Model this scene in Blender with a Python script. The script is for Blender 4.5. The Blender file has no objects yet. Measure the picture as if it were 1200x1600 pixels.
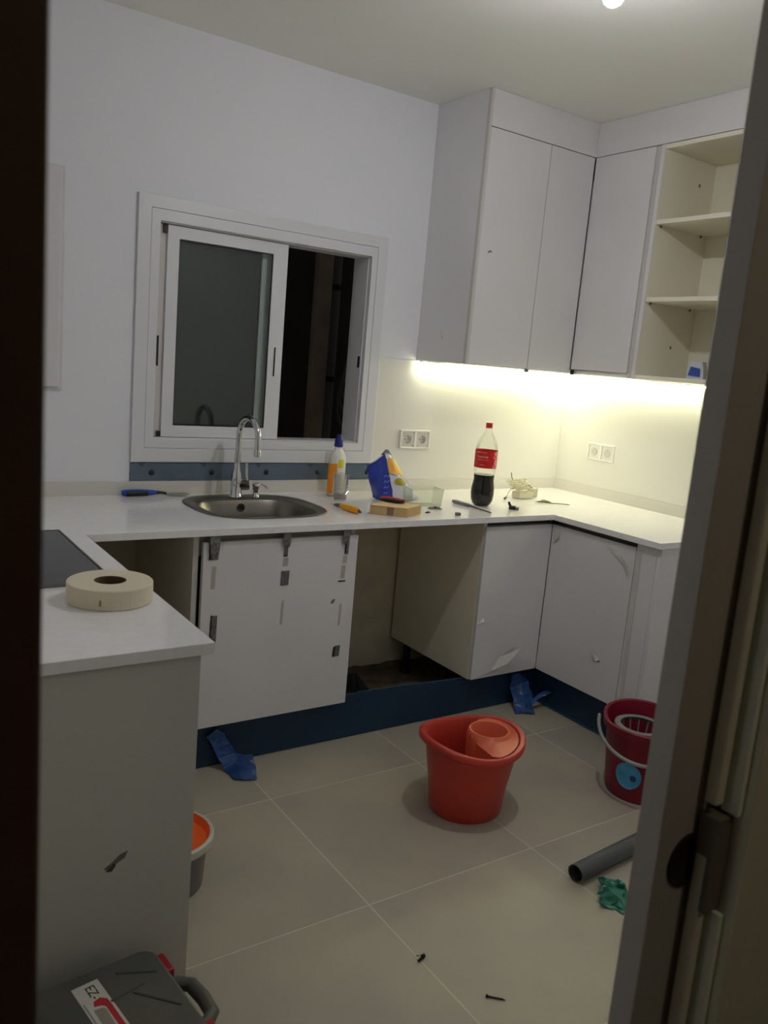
import bpy, bmesh, math, random
from math import pi, sin, cos, radians, sqrt, atan2
from mathutils import Vector, Matrix, noise
random.seed(7)
S = bpy.context.scene
COL = S.collection

# ------------------------------------------------------------------ camera, world, light, exposure
F_PX = 1289.42
YAW, PITCH, ROLL = 0.6036, -0.1774, 0.0865
CAM = Vector((-0.593, -3.187, 1.4878))
fw = Vector((sin(YAW)*cos(PITCH), cos(YAW)*cos(PITCH), sin(PITCH)))
rt = Vector((cos(YAW), -sin(YAW), 0)); up = rt.cross(fw)
cr, sr = cos(ROLL), sin(ROLL)
rt, up = cr*rt + sr*up, -sr*rt + cr*up
cd = bpy.data.cameras.new('camera'); cam = bpy.data.objects.new('camera', cd); COL.objects.link(cam)
M = Matrix.Identity(4)
for i in range(3):
    M[i][0], M[i][1], M[i][2], M[i][3] = rt[i], up[i], -fw[i], CAM[i]
cam.matrix_world = M
cd.sensor_fit = 'HORIZONTAL'; cd.sensor_width = 36; cd.lens = 36*F_PX/1200
cd.clip_start = 0.02
cd.dof.use_dof = True; cd.dof.focus_distance = 3.2; cd.dof.aperture_fstop = 10.0
S.camera = cam
S.view_settings.view_transform = 'Standard'; S.view_settings.look = 'None'
S.view_settings.gamma = 1.0; S.view_settings.use_curve_mapping = False
S.view_settings.exposure = 0.0
w = bpy.data.worlds.new('night'); S.world = w; w.use_nodes = True
bg = w.node_tree.nodes['Background']; bg.inputs[0].default_value = (1.0, 0.93, 0.86, 1); bg.inputs[1].default_value = 0.05
BULB_STRENGTH = 690.0
LED_STRENGTH = 50.0
HALL_FILL_STRENGTH = 30.0
S.cycles.diffuse_bounces = 8; S.cycles.max_bounces = 12

# ------------------------------------------------------------------ materials
def lin(c):
    return tuple(((v/255)/12.92 if v/255 <= .04045 else ((v/255+.055)/1.055)**2.4) for v in c)
MATS = {}
def mat(name, rgb, rough=.5, metal=0, noise_amt=0, noise_scale=8, rgb2=None, bump=0, bump_scale=40, emit=None, strength=0, coat=0, spec=.5, alpha=1, trans=0, ior=1.45, rnd=0, aniso=None, sheen=0):
    if name in MATS: return MATS[name]
    m = bpy.data.materials.new(name); m.use_nodes = True; MATS[name] = m
    nt = m.node_tree; p = nt.nodes['Principled BSDF']
    c = (*lin(rgb), 1)
    p.inputs['Base Color'].default_value = c
    p.inputs['Roughness'].default_value = rough; p.inputs['Metallic'].default_value = metal
    p.inputs['Specular IOR Level'].default_value = spec; p.inputs['IOR'].default_value = ior
    p.inputs['Coat Weight'].default_value = coat; p.inputs['Alpha'].default_value = alpha
    p.inputs['Transmission Weight'].default_value = trans
    if sheen: p.inputs['Sheen Weight'].default_value = sheen
    m.diffuse_color = c
    if emit:
        p.inputs['Emission Color'].default_value = (*lin(emit), 1); p.inputs['Emission Strength'].default_value = strength
    tc = None
    if noise_amt or bump or rgb2:
        tc = nt.nodes.new('ShaderNodeTexCoord')
    if rgb2:
        n = nt.nodes.new('ShaderNodeTexNoise'); n.inputs['Scale'].default_value = noise_scale; n.inputs['Detail'].default_value = 6
        nt.links.new(tc.outputs['Object'], n.inputs['Vector'])
        r = nt.nodes.new('ShaderNodeValToRGB'); r.color_ramp.elements[0].position = .35; r.color_ramp.elements[1].position = .65
        r.color_ramp.elements[0].color = c; r.color_ramp.elements[1].color = (*lin(rgb2), 1)
        nt.links.new(n.outputs['Fac'], r.inputs['Fac'])
        last = r.outputs['Color']
        if rnd:
            oi = nt.nodes.new('ShaderNodeObjectInfo'); mr = nt.nodes.new('ShaderNodeMapRange')
            mr.inputs['To Min'].default_value = 1-rnd; mr.inputs['To Max'].default_value = 1+rnd
            nt.links.new(oi.outputs['Random'], mr.inputs['Value'])
            mx = nt.nodes.new('ShaderNodeMix'); mx.data_type = 'RGBA'; mx.blend_type = 'MULTIPLY'; mx.inputs[0].default_value = 1
            nt.links.new(last, mx.inputs[6]); nt.links.new(mr.outputs['Result'], mx.inputs[7]); last = mx.outputs[2]
        nt.links.new(last, p.inputs['Base Color'])
    if bump:
        b = nt.nodes.new('ShaderNodeBump'); b.inputs['Strength'].default_value = bump; b.inputs['Distance'].default_value = .01
        n2 = nt.nodes.new('ShaderNodeTexNoise'); n2.inputs['Scale'].default_value = bump_scale; n2.inputs['Detail'].default_value = 4
        nt.links.new(tc.outputs['Object'], n2.inputs['Vector']); nt.links.new(n2.outputs['Fac'], b.inputs['Height'])
        nt.links.new(b.outputs['Normal'], p.inputs['Normal'])
    return m
def clear_mat(name, tint=(1, 1, 1), gloss=.12, rough=.05, haze=0, haze_rgb=(200, 200, 200), fk=.6):
    """thin clear sheet: transparent with a fresnel-like gloss and optional milky haze"""
    m = bpy.data.materials.new(name); m.use_nodes = True; nt = m.node_tree; nt.nodes.clear()
    out = nt.nodes.new('ShaderNodeOutputMaterial'); t = nt.nodes.new('ShaderNodeBsdfTransparent'); t.inputs[0].default_value = (*tint, 1)
    g = nt.nodes.new('ShaderNodeBsdfGlossy'); g.inputs['Roughness'].default_value = rough
    lw = nt.nodes.new('ShaderNodeLayerWeight'); lw.inputs[0].default_value = .25
    ml = nt.nodes.new('ShaderNodeMath'); ml.operation = 'MULTIPLY_ADD'; ml.inputs[1].default_value = fk; ml.inputs[2].default_value = gloss*.3
    nt.links.new(lw.outputs['Fresnel'], ml.inputs[0])
    mx = nt.nodes.new('ShaderNodeMixShader'); nt.links.new(ml.outputs[0], mx.inputs[0]); nt.links.new(t.outputs[0], mx.inputs[1]); nt.links.new(g.outputs[0], mx.inputs[2])
    last = mx
    if haze:
        d = nt.nodes.new('ShaderNodeBsdfDiffuse'); d.inputs[0].default_value = (*lin(haze_rgb), 1)
        m2 = nt.nodes.new('ShaderNodeMixShader'); m2.inputs[0].default_value = haze
        nt.links.new(mx.outputs[0], m2.inputs[1]); nt.links.new(d.outputs[0], m2.inputs[2]); last = m2
    nt.links.new(last.outputs[0], out.inputs[0]); MATS[name] = m
    return m

WALL = mat('white_paint', (230, 231, 235), .75, bump=.06, bump_scale=60)
WALLB = mat('splash_panel_white', (228, 227, 220), .22, coat=.3)
CEIL = mat('ceiling_paint', (236, 235, 228), .85)
LAM = mat('white_laminate', (220, 219, 220), .38, rgb2=(216, 215, 216), noise_scale=3)
LAM2 = mat('white_laminate_edge', (196, 194, 190), .45)
CARC = mat('carcass_melamine', (206, 200, 180), .6)
CARCU = mat('shelf_melamine', (230, 226, 208), .5)
TOP = mat('quartz_worktop', (240, 239, 239), .13, rgb2=(234, 233, 233), noise_scale=60, coat=.2)
ALU = mat('white_window_aluminium', (219, 220, 222), .35)
DARKP = mat('handle_channel_aluminium', (70, 66, 60), .4, metal=.6)
FILM = mat('navy_plinth_film', (22, 56, 84), .42, bump=.25, bump_scale=14, rgb2=(15, 44, 70), noise_scale=3)
STEEL = mat('brushed_steel', (128, 124, 114), .3, metal=1, bump=.03, bump_scale=200)
CHROME = mat('chrome', (205, 207, 206), .1, metal=1)
TILE = mat('porcelain_tile', (176, 169, 148), .45, rgb2=(163, 157, 143), noise_scale=2.6, bump=.04, bump_scale=30, rnd=.03)
GROUT = mat('pale_grout', (205, 198, 178), .9)
BROWN = mat('dark_brown_wood', (92, 68, 52), .6, rgb2=(78, 56, 42), noise_scale=9)
JAMB = mat('door_white_laminate', (185, 180, 174), .5)
JAMBD = mat('door_casing_olive_white', (226, 224, 204), .5)
HALL = mat('hall_paint', (120, 112, 98), .9)
BLACK = mat('black_plastic', (20, 20, 20), .45)
SCREED = mat('rough_screed', (124, 110, 92), .95, rgb2=(96, 86, 72), noise_scale=14, bump=.6, bump_scale=25)
PLASTER = mat('raw_plaster', (214, 204, 180), .95, rgb2=(196, 188, 164), noise_scale=6, bump=.15, bump_scale=18)

# ------------------------------------------------------------------ geometry helpers
def newobj(name, bm, m, parent=None, smooth=False, bevel=0, seg=2, solid=0, sub=0):
    bmesh.ops.recalc_face_normals(bm, faces=bm.faces[:])
    me = bpy.data.meshes.new(name); bm.to_mesh(me); bm.free()
    for mm in (m if isinstance(m, (list, tuple)) else [m]): me.materials.append(mm)
    if smooth:
        for p in me.polygons: p.use_smooth = True
        me.set_sharp_from_angle(angle=radians(34 if name == 'wringer_cup' else 48))
    o = bpy.data.objects.new(name, me); COL.objects.link(o)
    if parent is not None: o.parent = parent
    if solid:
        md = o.modifiers.new('s', 'SOLIDIFY'); md.thickness = solid; md.offset = 0
    if sub:
        md = o.modifiers.new('u', 'SUBSURF'); md.levels = sub; md.render_levels = sub
    if bevel:
        md = o.modifiers.new('b', 'BEVEL'); md.width = bevel; md.segments = seg; md.limit_method = 'ANGLE'; md.angle_limit = radians(40)
    return o
def box_bm(x0, x1, y0, y1, z0, z1, bm=None):
    bm = bm or bmesh.new()
    v = [bm.verts.new((x, y, z)) for x in (x0, x1) for y in (y0, y1) for z in (z0, z1)]
    for f in ((0, 1, 3, 2), (4, 6, 7, 5), (0, 4, 5, 1), (2, 3, 7, 6), (0, 2, 6, 4), (1, 5, 7, 3)):
        bm.faces.new([v[i] for i in f])
    return bm
def box(name, x0, x1, y0, y1, z0, z1, m, parent=None, bevel=0):
    """world-coordinate box; under a parent the coordinates are made local to it"""
    if parent is not None:
        p = Vector((0, 0, 0)); q = parent
        while q is not None: p += q.location; q = q.parent
        x0 -= p.x; x1 -= p.x; y0 -= p.y; y1 -= p.y; z0 -= p.z; z1 -= p.z
    else:
        c = Vector(((x0+x1)/2, (y0+y1)/2, z0))
        o = newobj(name, box_bm(x0-c.x, x1-c.x, y0-c.y, y1-c.y, 0, z1-z0), m, None, bevel=bevel); o.location = c
        return o
    return newobj(name, box_bm(x0, x1, y0, y1, z0, z1), m, parent, bevel=bevel)
def lathe_bm(prof, seg=32, bm=None, sx=1, sy=1, c=(0, 0, 0), cap0=False, cap1=False):
    bm = bm or bmesh.new(); rings = []
    for r, z in prof:
        rings.append([bm.verts.new((c[0]+r*sx*cos(2*pi*i/seg), c[1]+r*sy*sin(2*pi*i/seg), c[2]+z)) for i in range(seg)])
    for a, b in zip(rings, rings[1:]):
        for i in range(seg): bm.faces.new((a[i], a[(i+1) % seg], b[(i+1) % seg], b[i]))
    if cap0: bm.faces.new(rings[0][::-1])
    if cap1: bm.faces.new(rings[-1])
    return bm
def tube_bm(pts, r, seg=10, bm=None, caps=True):
    bm = bm or bmesh.new(); pts = [Vector(p) for p in pts]; n = len(pts)
    rr = r if isinstance(r, (list, tuple)) else [r]*n
    rings = []; prev = None
    for i, p in enumerate(pts):
        t = (pts[min(i+1, n-1)] - pts[max(i-1, 0)]).normalized()
        if prev is None:
            a = Vector((0, 0, 1)) if abs(t.z) < .9 else Vector((1, 0, 0))
            u = t.cross(a).normalized()
        else:
            u = (prev - t*prev.dot(t)).normalized()
        prev = u; v = t.cross(u)
        rings.append([bm.verts.new(p + rr[i]*(cos(2*pi*k/seg)*u + sin(2*pi*k/seg)*v)) for k in range(seg)])
    for a, b in zip(rings, rings[1:]):
        for i in range(seg): bm.faces.new((a[i], a[(i+1) % seg], b[(i+1) % seg], b[i]))
    if caps: bm.faces.new(rings[0][::-1]); bm.faces.new(rings[-1])
    return bm
def prism_bm(poly, z0, z1, bm=None, xf=None):
    bm = bm or bmesh.new()
    a = [bm.verts.new((x, y, z0)) for x, y in poly]; b = [bm.verts.new((x, y, z1)) for x, y in poly]
    bm.faces.new(a[::-1]); bm.faces.new(b); n = len(poly)
    for i in range(n): bm.faces.new((a[i], a[(i+1) % n], b[(i+1) % n], b[i]))
    if xf is not None: bmesh.ops.transform(bm, matrix=xf, verts=a+b)
    return bm
def grid_slab(us, vs, inside, w0, w1, axes='xyz'):
    """cells of a (u,v) grid, extruded from w0 to w1; axes name which world axis u, v and w are"""
    bm = bmesh.new(); cache = {}
    def V(u, v, w):
        k = (round(u, 5), round(v, 5), round(w, 5))
        if k not in cache:
            d = dict(zip(axes, (u, v, w))); cache[k] = bm.verts.new((d['x'], d['y'], d['z']))
        return cache[k]
    nu, nv = len(us)-1, len(vs)-1
    I = {(i, j): inside((us[i]+us[i+1])/2, (vs[j]+vs[j+1])/2) for i in range(nu) for j in range(nv)}
    for (i, j), on in I.items():
        if not on: continue
        a, b, c, d = us[i], us[i+1], vs[j], vs[j+1]
        bm.faces.new((V(a, c, w0), V(b, c, w0), V(b, d, w0), V(a, d, w0)))
        bm.faces.new((V(a, c, w1), V(b, c, w1), V(b, d, w1), V(a, d, w1)))
        for (di, dj, p, q) in ((-1, 0, (a, c), (a, d)), (1, 0, (b, c), (b, d)), (0, -1, (a, c), (b, c)), (0, 1, (a, d), (b, d))):
            if not I.get((i+di, j+dj), False):
                bm.faces.new((V(*p, w0), V(*q, w0), V(*q, w1), V(*p, w1)))
    return bm
def rrect(x0, x1, y0, y1, r, n=6):
    out = []
    for cx, cy, a0 in ((x1-r, y1-r, 0), (x0+r, y1-r, 90), (x0+r, y0+r, 180), (x1-r, y0+r, 270)):
        for k in range(n+1):
            a = radians(a0+90*k/n); out.append((cx+r*cos(a), cy+r*sin(a)))
    return out
def thing(name, label, cat, loc=(0, 0, 0), rot=0, group=None):
    o = bpy.data.objects.new(name, None); COL.objects.link(o); o.location = loc; o.rotation_euler.z = rot
    o.empty_display_size = .05
    return tag(o, label, cat, group)
def tag(o, label=None, cat=None, group=None, kind=None):
    if label: o['label'] = label
    if cat: o['category'] = cat
    if group: o['group'] = group
    if kind: o['kind'] = kind
    return o
def struct(o): o['kind'] = 'structure'; return o
def text_obj(name, s, size, m, parent, depth=.0003):
    cu = bpy.data.curves.new(name, 'FONT'); cu.body = s; cu.size = size; cu.extrude = depth; cu.align_x = 'CENTER'; cu.align_y = 'CENTER'
    tmp = bpy.data.objects.new('tmp', cu); COL.objects.link(tmp)
    bpy.context.view_layer.update()
    me = bpy.data.meshes.new_from_object(tmp); bpy.data.objects.remove(tmp)
    me.materials.clear(); me.materials.append(m)
    o = bpy.data.objects.new(name, me); COL.objects.link(o); o.parent = parent
    return o
def crumple(bm, amp, freq, seed=0):
    for v in bm.verts:
        p = v.co*freq + Vector((seed, seed*.7, 0))
        v.co += Vector((noise.noise(p), noise.noise(p+Vector((9, 0, 0))), noise.noise(p+Vector((0, 9, 0)))))*amp

# ------------------------------------------------------------------ dimensions (metres)
W = 2.717; XL = -.60; H = 2.635; YF = -2.64
TZ = .90; TT = .025; D = .662; DD = .641
DU = .3645; HC = 1.515; XU = W-DU
XP = .0556; YP = -1.6815; YR = -1.232

# ------------------------------------------------------------------ setting
WX0, WX1, WZ0, WZ1 = .47, 1.42, 1.12, 1.945
bm = grid_slab([-1.6, WX0, WX1, W+.1], [-.02, WZ0, WZ1, H+.05], lambda u, v: not (WX0 < u < WX1 and WZ0 < v < WZ1), 0, .14, 'xzy')
struct(newobj('wall_back', bm, WALL))
struct(newobj('wall_right', box_bm(W, W+.1, -4.4, 0, -.02, H+.05), WALL))
struct(newobj('wall_left', box_bm(XL-.1, XL, YF-.02, 0, -.02, H+.05), WALL))
struct(newobj('ceiling', box_bm(-1.6, W+.1, -4.4, .14, H, H+.08), CEIL))
fl = struct(newobj('floor', box_bm(-1.6, W+.1, -4.4, .14, -.03, -.0004), GROUT))
TS = .622
tile_bm = box_bm(.0022, TS-.0022, .0022, TS-.0022, -.009, 0)
tile0 = newobj('tile', tile_bm, TILE, fl)
tile0.location = (.63, -.885-TS, 0); first = True
for i in range(-4, 4):
    for j in range(-6, 1):
        x0 = .63+i*TS; y0 = -.885+j*TS
        if x0 > W or y0+TS < -4.4: continue
        if first: t = tile0; first = False
        else:
            t = tile0.copy(); COL.objects.link(t)
        t.parent = fl; t.location = (x0, y0, 0)
sc = bmesh.new()
n = 40
g = [[sc.verts.new((-.58+i*(3.27/n), -.262+j*.0325, .002+.012*max(0, noise.noise(Vector((i*.6, j*.6, 0)))))) for j in range(9)] for i in range(n+1)]
for i in range(n):
    for j in range(8): sc.faces.new((g[i][j], g[i+1][j], g[i+1][j+1], g[i][j+1]))
newobj('rough_screed_strip', sc, SCREED, fl, smooth=True)
# raw plaster below worktop level, torn ragged at its foot
wb = bpy.data.objects['wall_back']
pl = bmesh.new(); xs = [XL+.01+i*(W-.02-XL)/90 for i in range(91)]
lo = [max(.012, .03+.05*noise.noise(Vector((x*5, 0, 0)))+.022*noise.noise(Vector((x*19, 3, 0)))) for x in xs]
for k in range(90):
    a = [pl.verts.new(p) for p in ((xs[k], -.012, lo[k]), (xs[k+1], -.012, lo[k+1]), (xs[k+1], -.012, .874), (xs[k], -.012, .874))]
    pl.faces.new(a)
    b = [pl.verts.new(p) for p in ((xs[k], -.012, lo[k]), (xs[k+1], -.012, lo[k+1]), (xs[k+1], 0, lo[k+1]), (xs[k], 0, lo[k]))]
    pl.faces.new(b)
bmesh.ops.remove_doubles(pl, verts=pl.verts[:], dist=1e-5)
newobj('plaster_skim', pl, PLASTER, wb)
newobj('mortar_foot', box_bm(XL+.01, W-.01, -.005, -.0003, .001, .10), SCREED, wb)

# flush white cupboard door high on the back wall, left of the window
t = thing('wall_cupboard', 'flat white wall cupboard door high up, left of the window', 'cupboard', (-.11, 0, 1.294))
box('frame', -.40, .130, -.012, 0, 1.294, 2.07, LAM, t, .003)
box('door', -.38, .114, -.027, -.0125, 1.304, 2.058, LAM, t, .003)

# partition wall with the doorway the photograph is taken through
bm = grid_slab([-1.6, -.51, .262, W+.1], [-.002, 2.06, H+.02], lambda u, v: not (-.51 < u < .262 and v < 2.06) and not u > .262, -2.74, YF, 'xzy')
struct(newobj('wall_front', bm, HALL))
struct(newobj('wall_front_kitchen_skin', box_bm(.240, W, -2.655, YF, 0, H), WALL))
struct(newobj('wall_front_hall_skin', box_bm(.240, W, -2.735, -2.712, 0, H), HALL))
struct(newobj('wall_hall', box_bm(-1.6, W+.1, -4.4, -4.3, 0, H), HALL))
struct(newobj('wall_hall_left', box_bm(-1.6, -1.5, -4.3, -2.74, 0, H), HALL))
# dark timber frame on the left
f = struct(newobj('trim_1', box_bm(-.72, -.5065, -2.775, -2.735, 0, 2.12), BROWN, bevel=.003))
f = struct(newobj('trim_2', box_bm(-.511, -.4985, -2.734, YF-.001, 0, 2.06), BROWN, bevel=.002))
# sliding door leaf, half drawn into its pocket
d1 = struct(newobj('door_1', box_bm(.139, .95, -2.700, -2.6695, .008, 2.055), JAMB, bevel=.0015))
cup = lathe_bm([(.0, .0), (.024, .0), (.027, .0025), (.030, .003), (.032, .0022), (.032, .0)], 28)
xf = Matrix.Translation((.192, -2.7001, .972)) @ Matrix.Rotation(radians(90), 4, 'X')
bmesh.ops.transform(cup, matrix=xf, verts=cup.verts[:])
for v in cup.verts: v.co.y = min(v.co.y, -2.7002) if False else v.co.y
newobj('flush_pull', cup, mat('pull_bronze', (58, 50, 38), .5, metal=.4), d1, smooth=True)
dk = lathe_bm([(.0, .0062), (.0235, .0062)], 28); bmesh.ops.transform(dk, matrix=Matrix.Translation((.192, -2.6985, .972)) @ Matrix.Rotation(radians(90), 4, 'X') @ Matrix.Translation((0, 0, -.006)), verts=dk.verts[:])
newobj('pull_recess', dk, BLACK, d1)
# pocket casing: face board, pale edge strip with a gap, brush block
c = struct(newobj('trim_3', box_bm(.2270, .40, -2.748, -2.7125, 0, 2.10), JAMBD, bevel=.002))
for z0, z1 in ((0.0, .915), (1.035, 2.06)):
    newobj('edge_strip', box_bm(.2185, .2267, -2.736, -2.715, z0, z1), mat('edge_strip_white', (244, 248, 236), .3), c, bevel=.001)
for z0, z1 in ((0.0, .985), (1.045, 2.06)):
    newobj('side_batten', box_bm(.1985, .2125, -2.722, -2.7055, z0, z1), JAMBD, c, bevel=.003)
newobj('stop_block', box_bm(.1990, .2265, -2.728, -2.704, .918, 1.032), mat('stop_block_grey', (120, 116, 104), .6), c, bevel=.002)

# ------------------------------------------------------------------ window
wn = bpy.data.objects.new('window_1', None); COL.objects.link(wn); wn.location = (.945, 0, 1.03); wn['kind'] = 'structure'
def wring(name, x0, x1, z0, z1, X0, X1, Z0, Z1, y0, y1, m, bevel=.0015, parent=wn):
    """rectangular ring, outer X0..X1, Z0..Z1, inner x0..x1, z0..z1"""
    bm = grid_slab([X0, x0, x1, X1], [Z0, z0, z1, Z1], lambda u, v: not (x0 < u < x1 and z0 < v < z1), y0, y1, 'xzy')
    p = Vector((0, 0, 0)); q = parent
    while q is not None: p += q.location; q = q.parent
    bmesh.ops.translate(bm, vec=-p, verts=bm.verts[:])
    return newobj(name, bm, m, parent, bevel=bevel)
wring('window_surround', .436, 1.447, 1.085, 1.985, .387, 1.497, 1.030, 2.031, -.014, -.0005, ALU)
fr = wring('window_frame', WX0+.002, WX1-.002, WZ0+.002, WZ1-.002, .437, 1.446, 1.086, 1.984, -.0125, .012, ALU)
wring('window_reveal', WX0+.006, WX1-.006, WZ0+.006, WZ1-.006, WX0+.0005, WX1-.0005, WZ0+.0005, WZ1-.0005, .0125, .115, ALU, 0)
def sash(x0, x1, y0, y1, gx0, gx1, gm):
    z0, z1 = WZ0+.008, WZ1-.008
    s = wring('sash', gx0, gx1, 1.174, 1.890, x0, x1, z0, z1, y0, y1, ALU)
    box('pane', gx0-.002, gx1+.002, (y0+y1)/2-.003, (y0+y1)/2+.003, 1.172, 1.892, gm, s)
    wring('gasket', gx0+.004, gx1-.004, 1.178, 1.886, gx0+.0003, gx1-.0003, 1.1743, 1.8897, y0+.004, y0+.009, BLACK, 0, s)
    return s
GL = clear_mat('window_glass', (.86, .9, .87), .15, .02)
GL2 = mat('pane_painted_reflection', (40, 44, 41), .25)  # clear rear pane: dark outside and dim room reflection painted as opaque grey-green
s1 = sash(.510, 1.022, .014, .044, .557, .956, GL)
s2 = sash(.479, .972, .056, .084, .530, .926, GL2)
s2l = box('latch', .983, .989, .0102, .0138, 1.395, 1.515, BLACK, s1, .001)
box('latch', .4715, .4795, -.0145, -.0127, 1.405, 1.52, BLACK, fr, .0005)
box('latch', 1.411, 1.4135, .02, .035, 1.46, 1.51, BLACK, fr, .0005)
for z0, z1 in ((WZ0+.008, 1.150), (1.905, WZ1-.008)):
    box('track_stop', .494, .508, .016, .0258, z0, z1, BLACK, wn)
box('side_track', .4765, .520, .026, .05, WZ0+.008, WZ1-.008, mat('track_grey', (205, 200, 196), .5), wn)
# light well outside
well = struct(newobj('wall_courtyard', box_bm(-.8, 4.4, 1.7, 1.8, 0, 3.4), mat('courtyard_wall', (78, 72, 66), .95, rgb2=(60, 56, 52), noise_scale=3, bump=.4, bump_scale=8)))
p = thing('courtyard_pillar', 'dim brown pillar outside, in the middle of the open half of the window', 'pillar', (1.875, 1.23, 0))
box('shaft', 1.825, 1.925, 1.2, 1.26, 0, 3.2, mat('pillar_brown', (190, 168, 150), .9, rgb2=(165, 145, 128), noise_scale=7), p, .01)
box('base_block', 1.80, 1.95, 1.18, 1.28, 0, .12, MATS['pillar_brown'], p, .01)
dp = thing('drain_pipe', 'thin dark pipe outside, right of the brown pillar', 'pipe', (2.00, 1.30, 0))
PG = mat('pipe_dark_grey', (120, 120, 122), .6)
newobj('tube', lathe_bm([(.035, 0), (.035, 3.2)], 16, cap0=True, cap1=True), PG, dp, smooth=False)
for z in (.6, 1.35, 1.9, 2.6): newobj('clamp', lathe_bm([(.036, z), (.044, z), (.044, z+.03), (.036, z+.03)], 16), BLACK, dp)
bk = thing('cable_coil', 'black cables hanging in loops outside, at the right of the open window', 'cable', (2.04, 1.10, 1.42))
for k in range(4):
    r = .075+.02*k
    pts = [(r*.6*cos(a)+.012*k, .02*k, r*1.3*sin(a)-.06*k) for a in [2*pi*i/24 for i in range(25)]]
    newobj('loop', tube_bm(pts, .009, 6), mat('cable_grey', (110, 108, 108), .5), bk, smooth=True)
newobj('hanging_end', tube_bm([(0, 0, .5), (.01, 0, .2), (-.03, .0, .05), (.02, .0, -.25), (-.02, 0, -1.5)], .012, 6), MATS['cable_grey'], bk, smooth=True)

# strip under the window
t = thing('sill_strip', 'blue-grey metal strip with dark screws under the window', 'strip', (.943, 0, .955))
box('strip', .387, 1.498, -.006, -.0003, .9555, 1.0275, mat('strip_bluegrey', (104, 120, 136), .4, metal=.2, rgb2=(94, 108, 122), noise_scale=6), t, .001)
sb = lathe_bm([(.0, .004), (.006, .004), (.011, .0015), (.012, 0)], 14)
bmesh.ops.transform(sb, matrix=Matrix.Rotation(radians(90), 4, 'X'), verts=sb.verts[:])
s0 = newobj('screw', sb, mat('screw_dark_blue', (26, 34, 52), .5), t, smooth=True)
for k, x in enumerate((.472, .724, .971, 1.223, 1.484)):
    o = s0 if k == 0 else s0.copy()
    if k: COL.objects.link(o)
    o.parent = t; o.location = (x-.943, -.0061, .987-.955)
for x in (.43, .685, .93, 1.18):
    tr = prism_bm([(-.018, 0), (.018, 0), (.004, -.02)], 0, .0008); bmesh.ops.transform(tr, matrix=Matrix.Translation((x-.943, -.0062, .0723)) @ Matrix.Rotation(radians(90), 4, 'X'), verts=tr.verts[:])
    newobj('film_scrap', tr, mat('film_scrap_blue', (70, 84, 104), .3), t)

# ------------------------------------------------------------------ worktop
SX0, SX1, SY0, SY1 = .565, 1.015, -.500, -.085
def inU(u, v):
    if SX0 < u < SX1 and SY0 < v < SY1: return False
    if v > -D: return True
    if u < XP: return v > YP
    if u > W-D: return v > YR
    return False
wt = thing('worktop', 'long white U-shaped stone worktop running under the window', 'worktop', (1.05, -.3, TZ-TT))
def sq(cx, cy, a, b, n, e=3.2):
    out = []
    for i in range(n):
        th = 2*pi*i/n; c_, s_ = cos(th), sin(th)
        out.append((cx+a*abs(c_)**(2/e)*(1 if c_ > 0 else -1), cy+b*abs(s_)**(2/e)*(1 if s_ > 0 else -1)))
    return out
Uout = [(XL, YP), (XP, YP), (XP, -D), (W-D, -D), (W-D, YR), (W, YR), (W, 0), (XL, 0)]
hole = sq(.787, -.300, .236, .216, 40, 3.0)
bm = bmesh.new(); sides = []
for z in (TZ-TT, TZ):
    eds = []
    loops = []
    for poly in (Uout, hole):
        v_ = [bm.verts.new((x, y, z)) for x, y in poly]; loops.append(v_)
        eds += [bm.edges.new((v_[i], v_[(i+1) % len(v_)])) for i in range(len(v_))]
    bmesh.ops.triangle_fill(bm, edges=eds, use_beauty=True)
    sides.append(loops)
for k in (0, 1):
    lo_, hi_ = sides[0][k], sides[1][k]; m_ = len(lo_)
    for i in range(m_): bm.faces.new((lo_[i], lo_[(i+1) % m_], hi_[(i+1) % m_], hi_[i]))
bmesh.ops.translate(bm, vec=-wt.location, verts=bm.verts[:])
newobj('slab', bm, TOP, wt, bevel=.0015)
UPM = mat('quartz_upstand', (214, 211, 203), .3)
box('upstand', XL, W-.0005, -.015, -.0005, TZ, .953, UPM, wt, .001)
box('upstand', W-.0155, W-.0005, YR, -.0155, TZ, .953, UPM, wt, .001)
box('upstand', XL+.0005, XL+.0155, YP, -.0155, TZ, .953, UPM, wt, .001)

t = thing('splashback_panel', 'glossy white splashback sheet on the window wall under the cupboards', 'splashback', (2.1, 0, .953))
box('sheet', 1.500, W-.001, -.010, -.0005, .9535, HC-.001, WALLB, t, .001)
box('edge_trim', 1.4975, 1.5035, -.0125, -.0005, .9535, HC-.001, mat('edge_trim_gloss', (236, 235, 228), .12), t, .001)
t = thing('splashback_panel', 'glossy white splashback sheet on the right-hand wall behind the sockets', 'splashback', (W, -.6, .953))
box('sheet', W-.010, W-.0005, YR, -.0105, .9535, HC-.001, WALLB, t, .001)

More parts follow.
